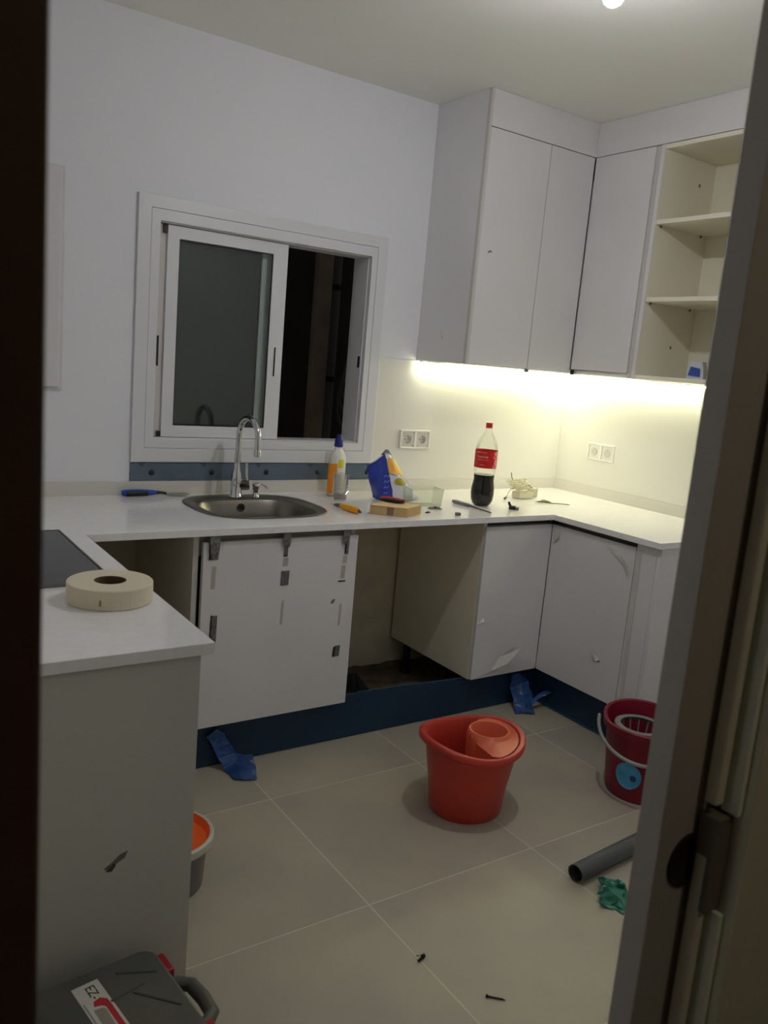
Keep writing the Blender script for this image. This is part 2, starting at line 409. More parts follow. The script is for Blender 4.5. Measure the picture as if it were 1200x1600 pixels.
# ------------------------------------------------------------------ sockets
def socket(loc, rotz, label):
    t = thing('double_socket', label, 'socket', loc, rotz, 'double wall sockets above the worktop')
    PW = mat('socket_white', (232, 231, 226), .3)
    # local: plate in XZ plane, facing -Y
    b = grid_slab([-.0875, -.0775, -.0075, .0075, .0775, .0875], [-.0435, -.035, .035, .0435], lambda u, v: abs(v) > .035 or abs(u) > .0775 or abs(u) < .0075, -.011, .0018, 'xzy')
    newobj('frame_plate', b, PW, t, bevel=.002)
    for sx in (-.0425, .0425):
        r = lathe_bm([(.0, -.010), (.0185, -.010), (.0195, -.0005), (.0205, .0), (.0335, .0)], 28)
        for v in r.verts:   # square the outermost ring
            rr = sqrt(v.co.x**2+v.co.y**2)
            if rr > .033:
                k = .0345/max(abs(v.co.x), abs(v.co.y)); v.co.x *= k; v.co.y *= k
        bmesh.ops.transform(r, matrix=Matrix.Translation((sx, -.0085, 0)) @ Matrix.Rotation(radians(90), 4, 'X'), verts=r.verts[:])
        s = newobj('socket_well', r, mat('socket_inner', (205, 203, 196), .4), t, smooth=False)
        for px in (-.0095, .0095):
            h = lathe_bm([(0, 0), (.0028, 0)], 10); bmesh.ops.transform(h, matrix=Matrix.Translation((sx+px, .0011, 0)) @ Matrix.Rotation(radians(90), 4, 'X'), verts=h.verts[:])
            newobj('pin_hole', h, BLACK, s)
        for pz in (-.0175, .0175):
            newobj('earth_clip', box_bm(sx-.003, sx+.003, -.006, .001, pz-.0015, pz+.0015), mat('brass_clip', (150, 140, 110), .3, metal=1), s)
    return t
socket((1.733, -.0125, 1.146), 0, 'white double socket on the window wall, between window and cola bottle')
socket((W-.0125, -.308, 1.134), radians(90), 'white double socket on the right-hand wall above the worktop')

# ------------------------------------------------------------------ sink, tap
t = thing('sink', 'inset stainless steel sink with rounded corners below the window', 'sink', (.79, -.30, TZ))
def loop(bm, poly, z): return [bm.verts.new((x-.79, y+.30, z)) for x, y in poly]
bm = bmesh.new(); N = 9
def sq(cx, cy, a, b, n, e=3.2):
    out = []
    for i in range(n):
        th = 2*pi*i/n; c_, s_ = cos(th), sin(th)
        out.append((cx+a*abs(c_)**(2/e)*(1 if c_ > 0 else -1), cy+b*abs(s_)**(2/e)*(1 if s_ > 0 else -1)))
    return out
n = 64
rings = [loop(bm, sq(.787, -.300, .262, .240, n, 3.0), .0003), loop(bm, sq(.787, -.300, .262, .240, n, 3.0), .003), loop(bm, sq(.787, -.300, .259, .237, n, 3.0), .005), loop(bm, sq(.787, -.301, .252, .230, n, 3.0), .0045),
         loop(bm, sq(.783, -.338, .220, .176, n, 3.4), .0025), loop(bm, sq(.783, -.338, .214, .170, n, 3.4), -.004),
         loop(bm, sq(.783, -.338, .204, .160, n, 3.6), -.075), loop(bm, sq(.783, -.338, .194, .150, n, 3.6), -.13), loop(bm, sq(.783, -.338, .168, .127, n, 3), -.148), loop(bm, sq(.783, -.338, .04, .04, n, 2), -.152)]
for a, b in zip(rings, rings[1:]):
    for i in range(n): bm.faces.new((a[i], a[(i+1) % n], b[(i+1) % n], b[i]))
newobj('bowl', bm, STEEL, t, smooth=True)
newobj('drain', lathe_bm([(0, -.150), (.03, -.150), (.038, -.147), (.042, -.1505), (.042, -.154)], 24, c=(-.01, -.038, 0)), CHROME, t, smooth=True)
ov = lathe_bm([(.0, 0.0), (.011, 0.0), (.012, .003), (.017, .003), (.018, 0)], 20)
bmesh.ops.transform(ov, matrix=Matrix.Translation((-.005, .1275, -.030)) @ Matrix.Rotation(radians(90), 4, 'X'), verts=ov.verts[:])
newobj('overflow', ov, [CHROME], t, smooth=True)
ov = lathe_bm([(0, .0), (.010, .0)], 16); bmesh.ops.transform(ov, matrix=Matrix.Translation((-.005, .1265, -.030)) @ Matrix.Rotation(radians(90), 4, 'X'), verts=ov.verts[:])
newobj('overflow_hole', ov, BLACK, t)

t = thing('kitchen_tap', 'tall chrome gooseneck tap with side lever on the sink', 'tap', (.785, -.118, TZ+.0045), 0)
newobj('body', lathe_bm([(.0, 0), (.027, 0), (.027, .006), (.024, .01), (.0235, .06), (.024, .075), (.021, .095), (.0145, .115), (.0125, .14), (.0, .141)], 28), CHROME, t, smooth=True)
pts = [(0, 0, .12), (.001, 0, .20), (.002, 0, .255)]
for k in range(1, 15):
    a = pi*k/14; pts.append((.002+.002*k/14, -.085+.085*cos(a), .255+.075*sin(a)))
pts += [(.004, -.171, .225), (.004, -.172, .205)]
newobj('spout', tube_bm(pts, [.0125]*len(pts), 14), CHROME, t, smooth=True)
newobj('spray_collar', lathe_bm([(.0, 0), (.0145, 0), (.0145, .02), (.0125, .025)], 18, c=(.004, -.172, .188)), CHROME, t, smooth=True)
newobj('lever_hub', tube_bm([(.0, -.0, .048), (.030, -.012, .05), (.048, -.018, .052)], [.019, .021, .020], 18), mat('chrome_dark', (120, 120, 118), .12, metal=1), t, smooth=True)
newobj('lever', tube_bm([(.040, -.016, .06), (.036, -.014, .095), (.034, -.012, .14)], [.006, .0075, .006], 10), CHROME, t, smooth=True)
t = thing('waste_control', 'small chrome control with curved lever beside the tap', 'fitting', (.868, -.128, TZ+.0045))
newobj('post', lathe_bm([(0, 0), (.017, 0), (.015, .006), (.0115, .012), (.0115, .032), (.015, .036), (.015, .052), (.011, .057), (0, .058)], 20), CHROME, t, smooth=True)
newobj('lever', tube_bm([(0, -.003, .052), (.02, -.008, .054), (.037, -.012, .047), (.046, -.016, .036)], [.004, .0035, .003, .002], 8), CHROME, t, smooth=True)

# ------------------------------------------------------------------ hob and tape roll on the left worktop
t = thing('hob', 'black glass hob with steel edge set in left worktop', 'hob', (-.29, -.91, TZ))
box('glass', -.585+.02, -.014, -1.20, -.615, TZ+.0003, TZ+.006, mat('hob_glass', (40, 41, 42), .18, spec=.35), t, .002)
for a in ((-.0138, -.0088, -1.204, -.611), (-.5695, -.5655, -1.204, -.611)): box('edge_trim', a[0], a[1], a[2], a[3], TZ+.0003, TZ+.0075, STEEL, t, .001)
for a in ((-.565, -.014, -1.204, -1.2003), (-.565, -.014, -.6147, -.611)): box('edge_trim', a[0], a[1], a[2], a[3], TZ+.0003, TZ+.0075, STEEL, t, .001)
t = thing('tape_roll', 'fat roll of cream paper tape lying flat on the left worktop', 'tape roll', (-.059, -1.332, TZ+.0003))
TP = mat('cream_tape', (222, 212, 188), .85, bump=.05, bump_scale=120)
bm = lathe_bm([(.036, .0), (.0935, 0), (.0955, .002), (.0955, .044), (.0935, .046), (.036, .046)], 56)
newobj('tape', bm, TP, t, smooth=False, bevel=.001)
newobj('core', lathe_bm([(.0355, .046), (.0325, .0455), (.0325, .0005), (.0355, 0), (.0355, .046)], 40), mat('cardboard_core', (92, 70, 50), .9), t, smooth=False)
tb = prism_bm([(-.003, 0), (.003, 0), (.002, .014), (-.002, .013)], 0, .0008); bmesh.ops.transform(tb, matrix=Matrix.Rotation(radians(-118), 4, 'Z') @ Matrix.Translation((.0956, 0, .012)) @ Matrix.Rotation(radians(90), 4, 'Y') @ Matrix.Rotation(radians(90), 4, 'Z'), verts=tb.verts[:])
newobj('tape_tab', tb, mat('tape_tab', (150, 130, 90), .8), t)

# ------------------------------------------------------------------ base cabinets
def carcass(t, x0, x1, y0, y1, z0, z1, front, th=.018, m=CARC):
    """open-fronted box; front is '-y', '-x' or '+x'"""
    if front == '-y':
        box('side_panel', x0, x0+th, y0, y1, z0, z1, m, t, .0006); box('side_panel', x1-th, x1, y0, y1, z0, z1, m, t, .0006)
        box('bottom_panel', x0+th, x1-th, y0, y1, z0, z0+th, m, t); box('top_rail', x0+th, x1-th, y0, y0+.08, z1-th, z1, m, t)
        box('back_panel', x0+th, x1-th, y1-.008, y1-.001, z0+th, z1-th, m, t)
    else:
        box('side_panel', x0, x1, y0, y0+th, z0, z1, m, t, .0006); box('side_panel', x0, x1, y1-th, y1, z0, z1, m, t, .0006)
        box('bottom_panel', x0, x1, y0+th, y1-th, z0, z0+th, m, t)
        fx = x0 if front == '-x' else x1-.08
        box('top_rail', fx, fx+.08, y0+th, y1-th, z1-th, z1, m, t)
        bx = x1-.008 if front == '-x' else x0+.001
        box('back_panel', bx, bx+.007, y0+th, y1-th, z0+th, z1-th, m, t)
def feet(t, pts, h):
    for x, y in pts:
        q = lathe_bm([(.0, 0), (.028, 0), (.028, .008), (.018, .02), (.018, h-.02), (.03, h-.005), (.03, h), (0, h)], 16, c=(x-t.location.x, y-t.location.y, -t.location.z))
        newobj('foot', q, BLACK, t)
ZB = .168; ZD = .852; ZT = TZ-TT-.0004
# left run, end panel towards us
t = thing('base_cabinet', 'white base cabinet under the left worktop, end panel facing the doorway', 'cabinet', (-.3, -1.2, .16))
LAME = mat('white_end_panel', (196, 195, 186), .45)
box('end_panel', XL+.001, .034, -1.664, -1.645, .0, ZT, LAME, t, .001)
carcass(t, XL+.02, .010, -1.644, -.70, ZB, ZT-.002, '+x')
box('door', .0115, .030, -1.642, -1.18, ZB+.004, ZD, LAM, t, .0015); box('door', .0115, .030, -1.176, -.705, ZB+.004, ZD, LAM, t, .0015)
box('handle_channel', -.02, .009+.001, -1.64, -.705, ZD+.002, ZD+.004, DARKP, t)
feet(t, ((-.5, -1.55), (-.06, -1.55), (-.5, -.8), (-.06, -.8)), ZB)
bm = prism_bm([(-.022, -.006), (-.006, .004), (.01, .018), (.026, .022), (.02, .008), (.004, .0), (-.012, -.014)], 0, .0007)
bmesh.ops.transform(bm, matrix=Matrix.Translation((-.13+.3, -1.6645+1.2, .445-.16)) @ Matrix.Rotation(radians(90), 4, 'X'), verts=bm.verts[:])
newobj('torn_film_mark', bm, mat('torn_film_grey', (110, 110, 98), .35), t)
bm = prism_bm([(-.02, -.012), (-.008, -.014), (.0, -.002), (-.004, .004)], 0, .0009)
bmesh.ops.transform(bm, matrix=Matrix.Translation((-.128+.3, -1.6645+1.2, .443-.16)) @ Matrix.Rotation(radians(90), 4, 'X'), verts=bm.verts[:])
newobj('torn_film_mark', bm, mat('torn_film_dark', (60, 60, 54), .5), t)

# sink cabinet
ZS = .199
t = thing('sink_cabinet', 'white cabinet below the sink, its door taped with silver tape patches', 'cabinet', (.74, -.32, .16))
box('side_panel', .417, .435, -.62, -.02, ZS, ZT-.003, CARC, t, .0006)
box('side_panel', 1.036, 1.054, -.62, -.02, ZS, ZT-.003, CARC, t, .0006)
box('bottom_panel', .435, 1.036, -.62, -.02, ZS, ZS+.018, CARC, t)
box('top_rail', .435, 1.036, -.618, -.600, .80, ZT-.003, mat('rail_shadow_grey', (128, 122, 112), .6), t)  # rail darkened: the shadow under the worktop is put into its colour
box('edge_strip', .4165, .4355, -.6225, -.6202, ZS, ZT-.003, LAM2, t)
dr = box('door', .4455, 1.0565, -DD, -.6225, .180, .849, LAM, t, .0015)
feet(t, ((.47, -.50), (1.0, -.50), (.47, -.08), (1.0, -.08)), ZS)
TAPE = mat('silver_tape', (122, 124, 124), .32, metal=.75, bump=.8, bump_scale=70)
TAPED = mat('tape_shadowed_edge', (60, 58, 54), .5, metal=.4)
RES = mat('tape_residue', (178, 172, 162), .6)
def patch(name, x0, x1, z0, z1, m, th=.0012, skew=0, y=-DD, seed=0):
    bm = bmesh.new(); nx, nz = 5, 7
    c = Vector(((x0+x1)/2, y, (z0+z1)/2))
    G = []
    for i in range(nx+1):
        row = []
        for j in range(nz+1):
            u = i/nx; v = j/nz
            ex = .0018*noise.noise(Vector((v*5+seed, 1, 0)))*(1 if i in (0, nx) else .4)
            row.append(bm.verts.new((x0+(x1-x0)*u+skew*v+ex, y-th*(.55+.45*abs(noise.noise(Vector((u*3+seed, v*4, 2))))), z0+(z1-z0)*v+.002*noise.noise(Vector((u*4, seed, 5))))))
        G.append(row)
    for i in range(nx):
        for j in range(nz): bm.faces.new((G[i][j], G[i+1][j], G[i+1][j+1], G[i][j+1]))
    r = bmesh.ops.extrude_face_region(bm, geom=bm.faces[:]); vs = [e for e in r['geom'] if isinstance(e, bmesh.types.BMVert)]
    for v in vs: v.co.y = y-.0001
    q = dr.parent; bmesh.ops.translate(bm, vec=-(q.location), verts=bm.verts[:])
    return newobj(name, bm, m, dr, smooth=False)
patch('tape_patch', .465, .499, .788, .849, TAPE, .003, 0, seed=1)
patch('tape_patch', .740, .772, .677, .731, TAPE, .003, .002, seed=3)
patch('tape_patch', .746, .762, .783, .849, TAPE, .003, .002, seed=13)
patch('tape_patch', 1.001, 1.016, .778, .849, TAPE, .003, .002, seed=14)
patch('tape_patch', .985, 1.008, .378, .420, TAPE, .005, .003, seed=4)
patch('tape_patch', .484, .504, .495, .590, TAPE, .004, .002, seed=5)
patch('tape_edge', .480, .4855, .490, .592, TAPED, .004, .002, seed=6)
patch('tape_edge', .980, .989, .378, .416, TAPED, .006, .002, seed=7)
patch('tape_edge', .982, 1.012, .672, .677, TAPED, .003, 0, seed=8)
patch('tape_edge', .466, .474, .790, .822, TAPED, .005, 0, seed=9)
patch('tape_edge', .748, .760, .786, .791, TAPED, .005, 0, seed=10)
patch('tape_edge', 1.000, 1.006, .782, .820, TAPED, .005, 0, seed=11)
for a in ((.476, .492, .685, .765), (.744, .766, .748, .778), (.748, .758, .53, .62), (.990, 1.008, .685, .735), (.994, 1.004, .50, .585), (.993, 1.012, .742, .772)):
    patch('tape_residue', *a, RES, .0005, .002, seed=a[0]*9)
bm = bmesh.new()
patch('film_tear', .955, .968, .590, .606, mat('tear_grey', (120, 116, 108), .6), .0015, .008, seed=12)
# silver brackets between the worktop and the door
for k, (x, wd, lbl) in enumerate(((.482, .036, 'leftmost of three silver straps'), (.752, .030, 'middle of three silver straps'), (.998, .030, 'rightmost of three silver straps'))):
    t2 = thing('metal_strap', lbl + ' from the worktop edge over the sink door', 'strap', (x, -.648, .80), 0, 'metal straps holding the door below the sink')
    bm = bmesh.new()
    prof = [(.010, ZT-.0008-.80), (-.002, ZT-.004-.80), (-.004, .052), (-.003, .02+(.0 if k else -.01))]
    vs = []
    for y, z in prof:
        vs.append((bm.verts.new((-wd/2*(1 if z > .04 else .8), y, z)), bm.verts.new((wd/2*(1 if z > .04 else .8), y, z))))
    for a, b in zip(vs, vs[1:]): bm.faces.new((a[0], a[1], b[1], b[0]))
    newobj('strap_plate', bm, TAPE, t2, solid=.0016)
    newobj('folded_tab', prism_bm([(-wd/2, 0), (-wd/2-.012, .0), (-wd/2, -.022)], 0, .001, xf=Matrix.Translation((0, -.004, ZT-.80-.004)) @ Matrix.Rotation(radians(90), 4, 'X')), TAPED, t2)

# corner cabinet beside the empty dishwasher bay
t = thing('corner_cabinet', 'white corner base cabinet right of the empty appliance bay', 'cabinet', (2.1, -.32, .16))
box('side_panel', 1.690, 1.708, -.622, -.03, .172, ZT-.003, mat('side_melamine', (226, 220, 200), .5), t, .0006)
box('side_panel', 2.68, 2.698, -.622, -.03, .172, ZT-.003, CARC, t)
box('bottom_panel', 1.708, 2.68, -.622, -.03, .172, .19, CARC, t)
box('top_rail', 1.708, 2.68, -.60, -.55, .84, ZT-.003, CARC, t)
box('back_panel', 1.708, 2.68, -.038, -.03, .19, ZT-.02, CARC, t)
box('handle_channel', 1.7085, 2.074, -.6225, -.603, ZD+.003, ZT-.001, DARKP, t, .001)
cd1 = box('door', 1.6915, 2.0750, -DD, -.6235, .176, ZD, LAM, t, .0015)
feet(t, ((1.75, -.40), (1.75, -.09), (2.6, -.09)), .172)
FILMW = mat('clear_protective_film', (228, 226, 224), .14, alpha=.75, coat=.5)
def flap(pts, parent, m=FILMW, name='peeled_film', cuts=3, amp=.003, seed=0):
    bm = bmesh.new(); q = parent; L = Vector((0, 0, 0))
    while q is not None: L += q.location; q = q.parent
    bm.faces.new([bm.verts.new(Vector(p)-L) for p in pts])
    bmesh.ops.subdivide_edges(bm, edges=bm.edges[:], cuts=cuts, use_grid_fill=True)
    bmesh.ops.triangulate(bm, faces=bm.faces[:])
    crumple(bm, amp, 22, seed)
    return newobj(name, bm, m, parent, solid=.0006)
flap([(1.800, -DD-.002, .200), (1.868, -DD-.030, .235), (1.930, -DD-.042, .305), (1.842, -DD-.003, .262)], cd1, seed=1)
flap([(1.70, -DD-.0025, .183), (1.80, -DD-.003, .2), (1.842, -DD-.003, .262), (1.93, -DD-.0025, .30), (1.93, -DD-.0022, .285), (1.83, -DD-.0022, .190)], cd1, mat('film_on_door', (205, 202, 200), .2), amp=.0006, seed=2)
flap([(1.691, -DD-.002, .425), (1.722, -DD-.012, .44), (1.725, -DD-.003, .452)], cd1, seed=3)

# right-hand cabinet
t = thing('base_cabinet', 'white base cabinet with dark recessed handle channel on the right', 'cabinet', (2.4, -.93, .16))
carcass(t, W-D+.04, W-.02, -1.21, -.66, ZB, ZT-.003, '-x')
RX = W-DD
cd2 = box('door', RX, RX+.018, -1.105, -.6425, .176, ZD, LAM, t, .0015)
box('filler_panel', RX+.0005, RX+.0185, -1.206, -1.108, .100, ZT-.001, LAM, t, .001)
box('end_panel', RX-.001, W-.002, -1.2265, -1.208, .0, ZT, LAM, t, .001)
box('handle_channel', RX+.012, RX+.034, -1.107, -.62, ZD+.003, ZT-.001, DARKP, t, .001)
feet(t, ((2.65, -.75), (2.65, -1.1)), ZB)
flap([(RX-.002, -.955, .826), (RX-.003, -1.02, .82), (RX-.022, -1.095, .775), (RX-.014, -1.099, .735), (RX-.006, -1.06, .77)], cd2, seed=4)
flap([(RX-.002, -.955, .38), (RX-.003, -.95, .362), (RX-.010, -.985, .335), (RX-.003, -1.0, .342)], cd2, seed=5, amp=.001)
box('keyhole_mark', RX-.001, RX+.001, -1.0, -.982, .334, .340, mat('mark_dark', (70, 66, 66), .5), cd2)
flap([(RX-.002, -1.112, .85), (RX-.004, -1.118, .5), (RX-.002, -1.125, .2), (RX-.002, -1.14, .2), (RX-.0015, -1.135, .85)], t, mat('film_on_door', (205, 202, 200), .2), amp=.001, seed=6)
flap([(RX-.002, -.69, .848), (RX-.002, -.655, .848), (RX-.003, -.665, .77), (RX-.006, -.69, .80)], cd2, mat('film_on_door', (205, 202, 200), .2), amp=.001, seed=7)

# plinths in navy film
t = thing('plinth_board', 'long navy film-covered plinth board under the window-side cabinets', 'plinth', (1.1, -.588, 0))
b = bmesh.new()
L = [(.05, 0.002, .196), (1.1, .002, .182), (1.74, .002, .156), (2.127, .002, .152)]
vs = []
for x, z0, z1 in L:
    vs.append([b.verts.new((x-1.1, y, z)) for y, z in ((0, z0), (0, z1), (.016, z1), (.016, z0))])
for a, c_ in zip(vs, vs[1:]):
    for k in range(4): b.faces.new((a[k], a[(k+1) % 4], c_[(k+1) % 4], c_[k]))
b.faces.new(vs[0]); b.faces.new(vs[-1])
newobj('board', b, FILM, t, bevel=.001)
b = tube_bm([(-.05+.1, .008, .1835), (.3, .008, .176), (.62, .008, .1615)], .0022, 6)
newobj('film_edge', b, mat('film_edge_blue', (44, 80, 110), .3), t)
t = thing('plinth_board', 'navy film-covered plinth board under the right-hand cabinet', 'plinth', (2.13, -.9, 0))
box('board', 2.1275, 2.143, -1.2065, -.570, .002, .160, FILM, t, .001)
box('film_edge', 2.124, 2.127, -1.1, -.66, .004, .012, MATS['film_edge_blue'], t)

# blue film scraps on the floor
BF = mat('blue_film', (58, 98, 160), .3, alpha=.85, rgb2=(36, 66, 122), noise_scale=12)
def scrap(name, label, cat, pts_rows, m, seed, amp=.012, cuts=4, freq=16):
    bm = bmesh.new(); G = [[bm.verts.new(Vector(p)) for p in r] for r in pts_rows]
    for a, b in zip(G, G[1:]):
        for i in range(len(a)-1): bm.faces.new((a[i], a[i+1], b[i+1], b[i]))
    bmesh.ops.subdivide_edges(bm, edges=bm.edges[:], cuts=cuts, use_grid_fill=True)
    crumple(bm, amp, freq, seed); crumple(bm, amp*.4, freq*2.6, seed+3)
    for v in bm.verts: v.co.z = max(v.co.z, .0025)
    c = sum((v.co for v in bm.verts), Vector())/len(bm.verts); c.z = 0
    bmesh.ops.translate(bm, vec=-c, verts=bm.verts[:])
    ob = newobj(name, bm, m, smooth=False, solid=.0012); ob.location = c
    return tag(ob, label, cat)
scrap('plastic_film_scrap', 'crumpled bright blue film scrap on floor near the left plinth', 'film', [
    [(.50, -.600, .125), (.545, -.600, .150)], [(.53, -.604, .08), (.575, -.604, .11)], [(.55, -.614, .045), (.61, -.625, .05)], [(.56, -.65, .012), (.66, -.66, .06)], [(.575, -.72, .006), (.64, -.755, .01)]], BF, 3, .012)
scrap('plastic_film_scrap', 'thin crumpled blue film scrap in the corner between both plinths', 'film', [
    [(1.97, -.600, .145), (2.02, -.600, .145)], [(1.975, -.603, .09), (2.075, -.61, .11)], [(1.955, -.65, .03), (2.06, -.66, .05)], [(1.925, -.70, .006), (2.0, -.74, .006)]], BF, 8, .012)
scrap('plastic_film_scrap', 'narrow twist of blue film against the right-hand plinth', 'film', [
    [(2.03, -.68, .035), (2.03, -.70, .03)], [(2.07, -.68, .06), (2.075, -.70, .055)], [(2.115, -.69, .085), (2.118, -.72, .08)]], BF, 5, .006, 3)
t = scrap('rag', 'black rag heaped behind the plinth in the appliance bay', 'rag', [
    [(1.16, -.50, .004), (1.17, -.36, .03), (1.18, -.22, .004)], [(1.26, -.52, .05), (1.28, -.36, .15), (1.28, -.22, .05)], [(1.34, -.50, .03), (1.38, -.36, .07), (1.36, -.24, .02)], [(1.42, -.48, .004), (1.45, -.38, .004), (1.42, -.28, .004)]], mat('black_cloth', (16, 15, 14), .9), 2, .03, 5, 9)

# ------------------------------------------------------------------ wall cupboards
XA = 1.711; ZUD = 2.486
t = thing('wall_cabinet', 'tall white wall cupboard on the window wall with two door panels', 'cupboard', (2.0, -.18, HC))
box('side_panel', XA, XA+.018, -DU+.0195, -.011+.0105, HC, H-.0005, LAM, t, .0008)
box('side_edging', XA-.0006, XA+.0125, -DU+.0005, -DU+.0193, HC, H-.0006, LAM2, t)
box('bottom_panel', XA+.018, W-.002, -DU+.0195, -.0005, HC+.001, HC+.019, LAM, t)
box('top_panel', XA+.018, W-.002, -DU+.0195, -.0005, ZUD+.004, ZUD+.022, CARC, t)
box('door', XA+.0135, 2.072, -DU, -DU+.018, HC+.006, ZUD, LAM, t, .0015)
box('filler_panel', 2.077, XU+.0-.003, -DU+.001, -DU+.018, HC+.003, ZUD, LAM, t, .0015)
box('ceiling_fascia', XA+.013, XU+.016, -DU+.0005, -DU+.018, ZUD+.003, H-.0008, LAM, t, .0006)
box('cable_grommet', 2.073, 2.088, -DU+.002, -DU+.016, HC-.012, HC+.004, BLACK, t, .001)
mk = prism_bm([(-.012, 0), (.0, .006), (.012, .002), (.006, -.003), (-.006, -.004), (-.01, -.012)], 0, .0006)
bmesh.ops.transform(mk, matrix=Matrix.Translation((1.785-2.0, -DU-.0001+.18, 1.995-HC)) @ Matrix.Rotation(radians(90), 4, 'X'), verts=mk.verts[:])
newobj('film_tear', mk, mat('tear_grey', (120, 116, 108), .6), t)
mk = prism_bm([(-.004, .02), (.0, .0), (.008, -.018), (.012, -.022), (.002, -.012)], 0, .0006)
bmesh.ops.transform(mk, matrix=Matrix.Translation((XA-.0001-2.0, -.178+.18, 1.636-HC)) @ Matrix.Rotation(radians(90), 4, 'Z') @ Matrix.Rotation(radians(90), 4, 'X') @ Matrix.Rotation(radians(180), 4, 'Y'), verts=mk.verts[:])
newobj('film_tear', mk, MATS['tear_grey'], t)

t = thing('wall_cabinet', 'white wall cupboard with single door in the right-hand corner', 'cupboard', (2.5, -.53, HC))
box('bottom_panel', XU+.0195, W-.002, -.7055, -DU-.001, HC+.001, HC+.019, LAM, t)
box('side_panel', XU+.0195, W-.002, -.7235, -.706, HC, ZUD, CARC, t)
box('door', XU, XU+.018, -.7015, -DU-.003, HC+.022, ZUD, LAM, t, .0015)
box('door_edging', XU+.004, XU+.0185, -.731, -.7045, HC, ZUD, LAM2, t, .001)
box('ceiling_fascia', XU+.0005, XU+.0185, YR+.1, -DU-.0005, ZUD+.003, H-.0008, LAM, t, .0006)
box('cable_grommet', XU+.001, XU+.014, -.378, -.366, HC-.004, HC+.02, BLACK, t, .001)

t = thing('shelf_unit', 'open cream wall shelf unit with two shelves, top right', 'shelf unit', (2.53, -.92, HC))
y0, y1 = -1.128, -.7325
box('side_panel', XU+.0005, W-.002, y1-.018, y1, HC, ZUD, CARCU, t, .0006)
box('side_panel', XU+.0005, W-.002, y0, y0+.018, HC, ZUD, CARCU, t, .0006)
box('side_edging', XU-.0025, XU, y1-.018, y1, HC, ZUD, LAM, t); box('side_edging', XU-.0025, XU, y0, y0+.018, HC, ZUD, LAM, t)
box('bottom_panel', XU+.0005, W-.002, y0+.0182, y1-.0182, HC, HC+.018, CARCU, t, .0006)
box('top_panel', XU+.0005, W-.002, y0+.0182, y1-.0182, ZUD-.018, ZUD, CARCU, t, .0006)
box('back_panel', W-.012, W-.003, y0+.0182, y1-.0182, HC+.0182, ZUD-.0182, CARCU, t)
for z in (1.845, 2.165):
    box('shelf', XU+.004, W-.013, y0+.0185, y1-.0185, z, z+.018, CARCU, t, .0008)
    for yy in (y1-.0245, y0+.0185):
        for xx in (XU+.03, W-.06):
            box('shelf_peg', xx, xx+.008, yy, yy+.006, z-.010, z-.0003, mat('peg_grey', (120, 118, 112), .4), t)
for xx, z in ((2.60, 2.36), (2.56, 1.66)):
    box('peg_hole_plate', xx, xx+.012, y1-.0195, y1-.0182, z, z+.012, mat('peg_grey', (120, 118, 112), .4), t)
t = thing('packet', 'small white and blue packet on the bottom of the open shelves', 'packet', (2.49, -.965, HC+.0185), radians(25))
bm = box_bm(-.05, .05, -.035, .035, 0, .075); bmesh.ops.subdivide_edges(bm, edges=bm.edges[:], cuts=4, use_grid_fill=True)
for v in bm.verts:
    if v.co.z > .001: k = 1-.35*(v.co.z/.075)**2; v.co.y *= k; v.co.x *= .97; v.co += Vector((noise.noise(v.co*40), noise.noise(v.co*40+Vector((3, 0, 0))), 0))*.004
newobj('wrapper', bm, mat('packet_white', (200, 206, 216), .4), t, smooth=True)
bm = bmesh.new(); vs = [bm.verts.new(p) for p in ((-.0535, .028, .015), (-.0535, -.022, .012), (-.052, -.018, .045), (-.052, .02, .052))]; bm.faces.new(vs)
newobj('blue_print', bm, mat('packet_blue', (50, 80, 160), .4), t, solid=.001)

# LED profiles under the cupboards
LEDM = mat('led_diffuser', (255, 250, 215), .5, emit=(248, 246, 210), strength=LED_STRENGTH)
LEDP = mat('led_aluminium', (210, 210, 205), .35, metal=.5)
t = thing('led_strip', 'glowing light strip under the wall cupboards on the window wall', 'light strip', (2.2, -.035, HC))
box('profile', XA+.002, W-.03, -.044, -.026, HC-.006, HC+.0008, LEDP, t); box('diffuser', XA+.003, W-.031, -.043, -.027, HC-.014, HC-.0062, LEDM, t, .002)
t = thing('led_strip', 'glowing light strip under the open shelves on the right-hand wall', 'light strip', (W-.035, -.6, HC))
box('profile', W-.044, W-.026, YR+.11, -.046, HC-.006, HC-.0003, LEDP, t); box('diffuser', W-.043, W-.027, YR+.111, -.047, HC-.014, HC-.0062, LEDM, t, .002)

# ceiling lamp
t = thing('ceiling_lamp', 'bare bright bulb hanging on a short cord from the ceiling', 'lamp', (1.165, -1.493, H))
DR_ = -.055
newobj('ceiling_rose', lathe_bm([(0, 0), (.045, -.0005), (.045, -.012), (.02, -.022), (.0, -.022)], 28), mat('lamp_holder_white', (225, 225, 220), .4), t, smooth=True)
newobj('cord', tube_bm([(0, 0, -.02), (0, 0, -.08)], .004, 8), MATS['lamp_holder_white'], t)
newobj('lamp_holder', lathe_bm([(0.0, -.020), (.018, -.022), (.02, -.045), (.0, -.046)], 20, c=(0, 0, DR_)), MATS['lamp_holder_white'], t, smooth=True)
newobj('bulb_body', lathe_bm([(.013, -.046), (.02, -.055), (.0302, -.072), (.031, -.084), (.0285, -.084)], 24, c=(0, 0, DR_)), MATS['lamp_holder_white'], t, smooth=True)
newobj('bulb', lathe_bm([(.0298, -.0835), (.0285, -.094), (.023, -.106), (.013, -.1135), (0.0005, -.116)], 24, c=(0, 0, DR_), cap1=True, cap0=True), mat('bulb_glow', (250, 252, 255), .4, emit=(244, 243, 248), strength=BULB_STRENGTH), t, smooth=True)

